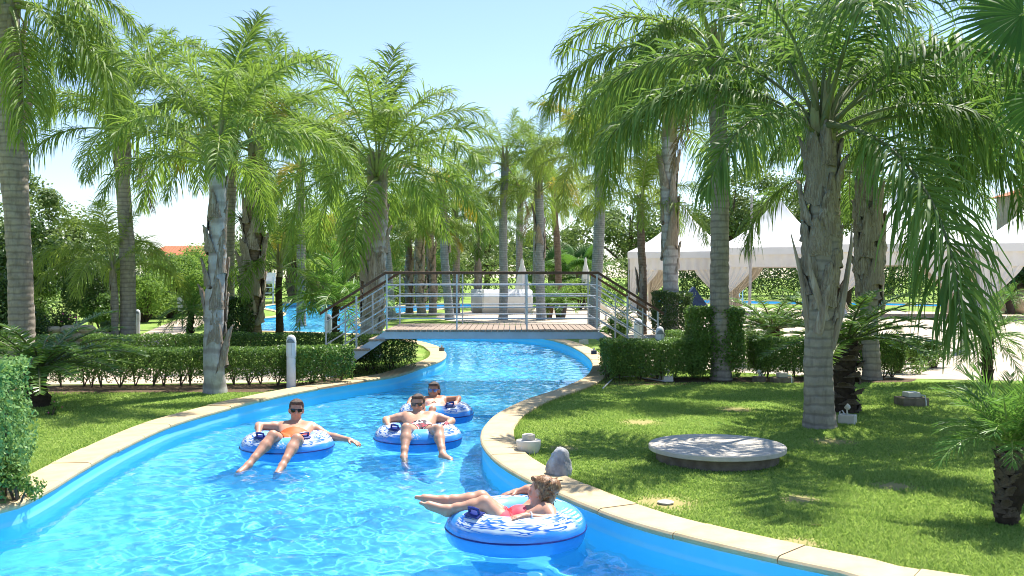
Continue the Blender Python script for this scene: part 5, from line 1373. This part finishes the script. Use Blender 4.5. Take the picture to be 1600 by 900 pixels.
def person(label, J, s, female, skin, hair, wear, lens, face, h=.009, curl=(.5, .5), hand_up=(0, 0, 1), bun=False, origin=(0, 0, 0)):
    J = dict(J); t = thing('person', label, 'person', tuple(origin)); o = np.array(origin, float)
    up = nrm(np.array(J['headup'])); f = nrm(face); J['front'] = J.get('front', face)
    P = body_prims(J, s, female, curl, hand_up); HP, B, L = head_prims(J['head'], f, up, s*1.0); P += HP
    V, Fq = field(P, h); link('body', mesh_np('body', V-o, Fq, M[skin], True), t)
    # clothing : the patch of skin it covers, lifted a little
    e1 = V[Fq[:, 1]]-V[Fq[:, 0]]; e2 = V[Fq[:, 2]]-V[Fq[:, 0]]; fn = np.cross(e1, e2); vn = np.zeros_like(V)
    for k in range(4): np.add.at(vn, Fq[:, k], fn)
    vn /= np.linalg.norm(vn, axis=1)[:, None]+1e-12; fc = V[Fq].mean(1); fN = vn[Fq].mean(1)
    for nm, test, mt in wear:
        m = test(fc, fN); q = Fq[m]; u = np.unique(q)
        if len(u) == 0: continue
        mp = np.full(len(V), -1); mp[u] = np.arange(len(u)); a = V[u]+vn[u]*.007; n = len(u)
        link(nm, mesh_np(nm, a-o, mp[q], M[mt], True), t)
    # hair
    _, _, L = head_prims(J['head'], f, up, s)
    e = lambda p, r, k=.01: ('e', p, tuple(q*s for q in r), B, k)
    if hair:
        HPp = [e(L(0, -.024, .042), (.083, .094, .086)), e(L(0, -.052, -.012), (.078, .066, .074)), cap(L(-.05, .05, .092), .020*s, L(.05, .05, .094), .020*s, .02)]
        if female and not bun:
            HPp += [e(L(0, -.09, .06), (.045, .045, .045)), e(L(0, -.07, -.07), (.07, .045, .075)), cap(L(-.072, -.03, .0), .022*s, L(-.070, -.05, -.13), .014*s, .02), cap(L(.072, -.03, .0), .022*s, L(.070, -.05, -.13), .014*s, .02)]
        if bun:
            rr = random.Random(4)
            HPp += [e(L(0, -.098, .05), (.066, .06, .062)), e(L(0, -.06, -.03), (.07, .05, .07))]
            for k in range(30):
                a = rr.uniform(0, 6.28); q = rr.uniform(-.05, .08); HPp.append(cap(L(.075*math.cos(a)*.9, -.03+.02*math.sin(a), q), .010*s, L(.085*math.cos(a+.5), -.075+.055*math.sin(a*2), q+rr.uniform(-.04, .06)), .006*s, .006))
            for k in range(12):
                sg = rr.choice((-1, 1)); HPp.append(cap(L(sg*.072, -.03-.02*rr.random(), .0), .007*s, L(sg*.085+rr.uniform(-.01, .01), -.05-.05*rr.random(), -.11*rr.uniform(.5, 1)), .003*s, .004))
            for k in range(10):
                a = rr.uniform(0, 6.28); HPp.append(cap(L(.05*math.cos(a), -.10, .045+.05*math.sin(a)), .009*s, L(.065*math.cos(a+1), -.125, .045+.06*math.sin(a+1)), .006*s, .005))
        HV, HF = field(HPp, h*.8); rv = (HV-np.array(J['head']))@B.T/s
        # keep the face free
        cen = rv[HF].mean(1); keep = ~((cen[:, 1] > .028) & (cen[:, 2] < .072)); HF = HF[keep]
        link('hair', mesh_np('hair', HV-o, HF, M[hair], True), t)
    if lens:
        mb = MB(); 
        for q in (-1, 1):
            pts = [(.010, .020), (.018, .026), (.055, .026), (.064, .018), (.060, -.006), (.048, -.015), (.024, -.015), (.013, -.002)]; n = len(pts)
            Va = [L(q*x, .098-.35*x*x/.06, z+.006) for x, z in pts]+[L(q*x, .092-.35*x*x/.06, z+.006) for x, z in pts]
            mb.add([tuple(p-o) for p in Va], [tuple(range(n)), tuple(range(2*n-1, n-1, -1))]+[(i, (i+1) % n, (i+1) % n+n, i+n) for i in range(n)])
            mb.tube([tuple(L(q*.062, .078, .02)-o), tuple(L(q*.078, .03, .02)-o), tuple(L(q*.082, -.02, .012)-o)], .004, 5)
        mb.tube([tuple(L(-.012, .097, .024)-o), tuple(L(.012, .097, .024)-o)], .005, 5)
        mb.build('sunglasses', M[lens], t)
    return t, L

# ------------------------------------------------------------------ swim rings
def ringmat(seed, flip=False):
    t = NT('swim_ring_vinyl_%d' % seed); uv = t.n('UVMap'); sep = t.n('SeparateXYZ'); t.l(uv.outputs[0], sep.inputs[0]); u, v = sep.outputs[0], sep.outputs[1]
    # v : 0 outer waterline, .25 top, .5 inner ; print on the upper outer face
    mp = t.n('Mapping'); mp.inputs['Scale'].default_value = (9, 26, 1); t.l(uv.outputs[0], mp.inputs[0])
    n = t.noise(mp.outputs[0], 1.6, 2, .5, .6)
    n0 = t.n('TexNoise'); n0.inputs['Scale'].default_value = 1.0; mp2 = t.n('Mapping'); mp2.inputs['Scale'].default_value = (14, 5, 1); t.l(uv.outputs[0], mp2.inputs[0]); t.l(mp2.outputs[0], n0.inputs[0])
    edge = t.math('MULTIPLY', t.math('SUBTRACT', n0.outputs[0], .5), .12)
    vv = t.math('ADD', v, edge)
    def band(x, a, b, soft=.01):
        m = t.n('MapRange'); m.inputs[1].default_value = a-soft; m.inputs[2].default_value = a+soft; t.l(x, m.inputs[0])
        m2 = t.n('MapRange'); m2.inputs[1].default_value = b-soft; m2.inputs[2].default_value = b+soft; t.l(x, m2.inputs[0])
        return t.math('SUBTRACT', m.outputs[0], m2.outputs[0])
    ue = t.math('ADD', u, t.math('MULTIPLY', edge, .4))
    side = t.math('ADD', band(ue, .06, .40), band(ue, .60, .94))
    patch = t.math('MULTIPLY', side, band(vv, .075, .30, .012))
    dash = t.ramp(n, [(.46, (1, 1, 1)), (.49, (0, 0, 0)), (.56, (0, 0, 0)), (.59, (1, 1, 1))])
    white = t.math('MULTIPLY', patch, dash)
    # fan of stripes beside each printed patch
    wv = t.n('TexWave', wave_type='BANDS', bands_direction='Y'); mp3 = t.n('Mapping'); mp3.inputs['Scale'].default_value = (1, 1, 1); mp3.inputs['Rotation'].default_value = (0, 0, .25); t.l(uv.outputs[0], mp3.inputs[0]); t.l(mp3.outputs[0], wv.inputs[0]); wv.inputs['Scale'].default_value = 10.0; wv.inputs['Distortion'].default_value = .5
    st = t.math('MULTIPLY', t.ramp(wv.outputs[1], [(.45, (0, 0, 0)), (.55, (1, 1, 1))]), t.math('MULTIPLY', t.math('ADD', band(u, .405, .455), band(u, .545, .595)), band(v, .08, .25)))
    # small white scrawl at the front
    mp4 = t.n('Mapping'); mp4.inputs['Scale'].default_value = (46, 30, 1); t.l(uv.outputs[0], mp4.inputs[0]); n4 = t.noise(mp4.outputs[0], 1.3, 2, .5, 1.2)
    sc4 = t.math('MULTIPLY', t.ramp(n4, [(.49, (0, 0, 0)), (.52, (1, 1, 1)), (.55, (1, 1, 1)), (.58, (0, 0, 0))]), t.math('MULTIPLY', t.math('ADD', band(u, -.5, .022), band(u, .972, 1.5)), band(v, .07, .15)))
    wh = t.math('MAXIMUM', t.math('MAXIMUM', white, st), sc4)
    blue = t.ramp(v, [(.0, (.04, .27, .70)), (.12, (.06, .33, .74)), (.30, (.19, .48, .80)), (.55, (.13, .42, .78)), (1, (.05, .30, .72))])
    c = t.mix(wh, t.mix(patch, blue, (.02, .13, .48)), (.68, .71, .74))
    t.base(c, .22, .5); t.b.inputs['Coat Weight'].default_value = .25; t.b.inputs['Coat Roughness'].default_value = .1
    return t.m
M['ring'] = ringmat(1); M['navy_vinyl'] = plain('navy_vinyl', (.012, .025, .20), (.008, .016, .14), 20, .3, .5)
def ring(label, c, facing, Rr=.335, rr=.155, zc=.075):
    t = thing('swim_ring', label, 'swim ring', (c[0], c[1], WATER), 'blue and white swim rings', facing)
    n, m = 72, 28; V = []; UV = []
    for i in range(n+1):
        a = 2*math.pi*i/n
        for j in range(m+1):
            b = 2*math.pi*j/m
            puff = 1+.02*math.cos(12*a)
            q = Rr+rr*puff*math.cos(b)*1.0; V.append((q*math.cos(a-math.pi/2), q*math.sin(a-math.pi/2), zc+rr*math.sin(b)*.98)); UV.append((i/n, j/m))
    Fq = [(i*(m+1)+j, (i+1)*(m+1)+j, (i+1)*(m+1)+j+1, i*(m+1)+j+1) for i in range(n) for j in range(m)]
    me = mesh_np('ring', np.array(V), np.array(Fq), M['ring'], True); uvl = me.uv_layers.new(name='UVMap'); li = np.empty(len(me.loops), np.int32); me.loops.foreach_get('vertex_index', li)
    uvl.data.foreach_set('uv', np.array(UV, np.float32)[li].ravel()); link('ring', me, t)
    MB().tube([((Rr+rr+.001)*math.cos(2*math.pi*i/64), (Rr+rr+.001)*math.sin(2*math.pi*i/64), zc+.012) for i in range(65)], .006, 6, False).build('seam', M['navy_vinyl'], t, smooth=True)
    for a in (-.62-math.pi/2+.0, .62-math.pi/2):
        a0 = a; Q = lambda da, rad, dz: ((Rr+math.cos(rad)*(rr+dz))*math.cos(a0+da), (Rr+math.cos(rad)*(rr+dz))*math.sin(a0+da), zc+math.sin(rad)*(rr+dz))
        V = []; 
        for lay in (.004, .014):
            for i in range(7):
                for j in range(5): V.append(Q(-.17+.34*i/6, 1.05+.5*j/4, lay))
        Fq = [(i*5+j, (i+1)*5+j, (i+1)*5+j+1, i*5+j+1) for i in range(6) for j in range(4)]; F2 = [tuple(x+35 for x in f) for f in Fq]
        bd = [i*5 for i in range(7)]+[30+j for j in range(1, 5)]+[i*5+4 for i in range(5, -1, -1)]+[j for j in range(3, 0, -1)]
        hd = MB().add(V, [f[::-1] for f in Fq]+F2+[(bd[k], bd[(k+1) % len(bd)], bd[(k+1) % len(bd)]+35, bd[k]+35) for k in range(len(bd))]).build('handle', M['navy_vinyl'], t, smooth=True)
        MB().tube([Q(-.13, 1.3, .01), Q(-.125, 1.3, .045), Q(0, 1.3, .05), Q(.125, 1.3, .045), Q(.13, 1.3, .01)], .011, 8).build('grip', M['navy_vinyl'], hd, smooth=True)
    # mesh seat in the hole
    MB().lathe([(Rr-rr*.7, zc-.06), (Rr*.5, zc-.13), (.004, zc-.15)], 32).build('seat_mesh', M['navy_vinyl'], t, smooth=True)
    return t

def JJ(Z0, **k):
    """joints as (pixel x, pixel y, depth offset from the ring centre) -> places in the pool"""
    return {n: PZ(v[0], v[1], Z0+v[2]) for n, v in k.items()}
def rc(px, py_front):
    Z = (CH-WATER)*F/(py_front-HZ)+.43; return ((px-800)/F*Z, Z)

# man on the left, facing the camera
ca = rc(449, 721); ring('swim ring under the man in orange trunks', ca, .05)
Z0 = ca[1]
J = JJ(Z0, head=(463, 641, .36), neck=(463, 661, .33), sl=(488, 668, .28), sr=(440, 667, .29), hl=(466, 694, -.10), hr=(446, 694, -.08),
       el=(513, 681, .17), wl=(545, 687, .05), handl=(564, 694, -.02), er=(404, 665, .17), wr=(404, 676, .02), handr=(401, 682, -.06),
       kl=(464, 686, -.50), al=(441, 728, -.78), tl=(434, 739, -.88), kr=(426, 681, -.46), ar=(388, 727, -.78), tr=(377, 735, -.88))
J['headup'] = (0, .25, 1)
def near(p, q, r): return lambda c, n: np.linalg.norm(c-((np.array(p)+np.array(q))/2), axis=1) < r
def brief(J, r=.15, lim=.16, top=.10):
    hl, hr = np.array(J['hl']), np.array(J['hr']); pc = (hl+hr)/2; ax = nrm(np.array(J['neck'])-pc)
    def f(c, n):
        d = c-pc; along = d@ax; kd = ((np.array(J['kl'])+np.array(J['kr']))/2-pc); kd = kd/np.linalg.norm(kd)
        return (along < top) & (along > -.3) & ((d@kd) < lim) & (np.linalg.norm(d, axis=1) < .33)
    return f
def bra(J, s, rad=.078):
    sl, sr, hl, hr = [np.array(J[k]) for k in ('sl', 'sr', 'hl', 'hr')]; sm = (sl+sr)/2; ax = nrm((hl+hr)/2-sm); side = nrm(sl-sr); fr = nrm(J['front']); ch = sm+ax*.15*s
    cs = [ch+side*q*.068*s+fr*.08*s+ax*.01 for q in (1, -1)]
    def f(c, n):
        m = (np.linalg.norm(c-cs[0], axis=1) < rad) | (np.linalg.norm(c-cs[1], axis=1) < rad)
        al = (c-ch)@ax; return m & (al > -.05) | ((np.abs(al-.035) < .012) & (np.linalg.norm(c-ch, axis=1) < .2))
    return f
person('man in orange swim trunks reclining in the left ring, one arm stretched out', J, .98, False, 'skin_a', 'hair_brown', [('swim_trunks', brief(J, lim=.27, top=.17), 'orange')], 'lens_dark', (.22, -1, -.05), origin=(ca[0], ca[1], WATER))
# man in the middle
cb = rc(653, 706); ring('swim ring under the man in patterned trunks', cb, 0)
J = JJ(cb[1], head=(653, 632, .36), neck=(654, 650, .32), sl=(678, 651, .28), sr=(632, 651, .28), hl=(667, 678, -.08), hr=(648, 678, -.08),
       el=(706, 658, .20), wl=(698, 663, .03), handl=(690, 668, -.06), er=(603, 656, .20), wr=(606, 663, .03), handr=(612, 669, -.06),
       kl=(685, 671, -.46), al=(692, 711, -.74), tl=(705, 715, -.84), kr=(635, 669, -.46), ar=(631, 715, -.74), tr=(634, 727, -.84))
J['headup'] = (0, .22, 1)
person('man in patterned trunks reclining with both arms on the middle ring', J, .98, False, 'skin_b', 'hair_brown', [('swim_trunks', brief(J, lim=.19), 'patterned')], 'lens_dark', (-.05, -1, 0), curl=(.9, .9), origin=(cb[0], cb[1], WATER))
# woman behind him
cc = rc(681, 664); ring('swim ring farthest back under the woman in mirrored sunglasses', cc, -.05)
J = JJ(cc[1], head=(678, 610, .33), neck=(679, 623, .30), sl=(694, 625, .28), sr=(664, 626, .28), hl=(687, 647, -.05), hr=(672, 647, -.05),
       el=(717, 622, .20), wl=(714, 629, .02), handl=(708, 633, -.06), er=(644, 623, .20), wr=(638, 629, .02), handr=(640, 634, -.07),
       kl=(676, 641, -.40), al=(668, 668, -.66), tl=(664, 676, -.76), kr=(659, 641, -.40), ar=(653, 668, -.66), tr=(649, 676, -.76))
J['headup'] = (0, .2, 1); J['front'] = (0, -.8, .6)
person('woman in mirrored sunglasses and peach bikini sitting in the farthest ring', J, .93, True, 'skin_c', 'hair_dark', [('bikini_top', bra(J, .93), 'peach'), ('bikini_bottom', brief(J, lim=.13), 'peach')], 'lens_blue', (-.1, -1, -.05), curl=(.8, .8), bun=False, origin=(cc[0], cc[1], WATER))
# woman in the nearest ring, in profile
cd = rc(806, 868); ring('nearest swim ring under the woman in the coral bikini', cd, -1.45, .345, .16, .08)
J = JJ(cd[1], head=(846, 768, .02), neck=(844, 790, .0), sl=(858, 801, -.17), sr=(839, 789, .17), hl=(798, 832, -.09), hr=(796, 824, .10),
       el=(866, 815, -.27), wl=(822, 806, -.33), handl=(795, 810, -.37), er=(830, 764, .42), wr=(808, 768, .40), handr=(787, 773, .38),
       kl=(757, 786, -.06), al=(700, 797, -.08), tl=(680, 789, -.07), kr=(752, 778, .13), ar=(694, 782, .09), tr=(676, 779, .09))
J['headup'] = (.25, 0, 1); J['front'] = (-.8, .1, .5)
t, L = person('woman in coral bikini lounging in the nearest ring, hair pinned up', J, .95, True, 'skin_d', 'hair_blonde', [('bikini_top', bra(J, .95, .085), 'coral'), ('bikini_bottom', brief(J, lim=.13), 'coral')], None, (-.82, .55, .0), .0075, (.55, .35), bun=True, origin=(cd[0], cd[1], WATER))
w = Vector(J['wl']); e = Vector(J['el']); d = (w-e).normalized(); a = d.cross(Vector((0, 0, 1))).normalized(); b = a.cross(d)
o = np.array((cd[0], cd[1], WATER)); p = w-d*.03
MB().tube([tuple(p+a*.029*math.cos(q)+b*.029*math.sin(q)-Vector(o)) for q in [2*math.pi*i/20 for i in range(21)]], .006, 6, False).build('wrist_watch', M['watch'], t, smooth=True)
if __name__ == '__main__':
    pass
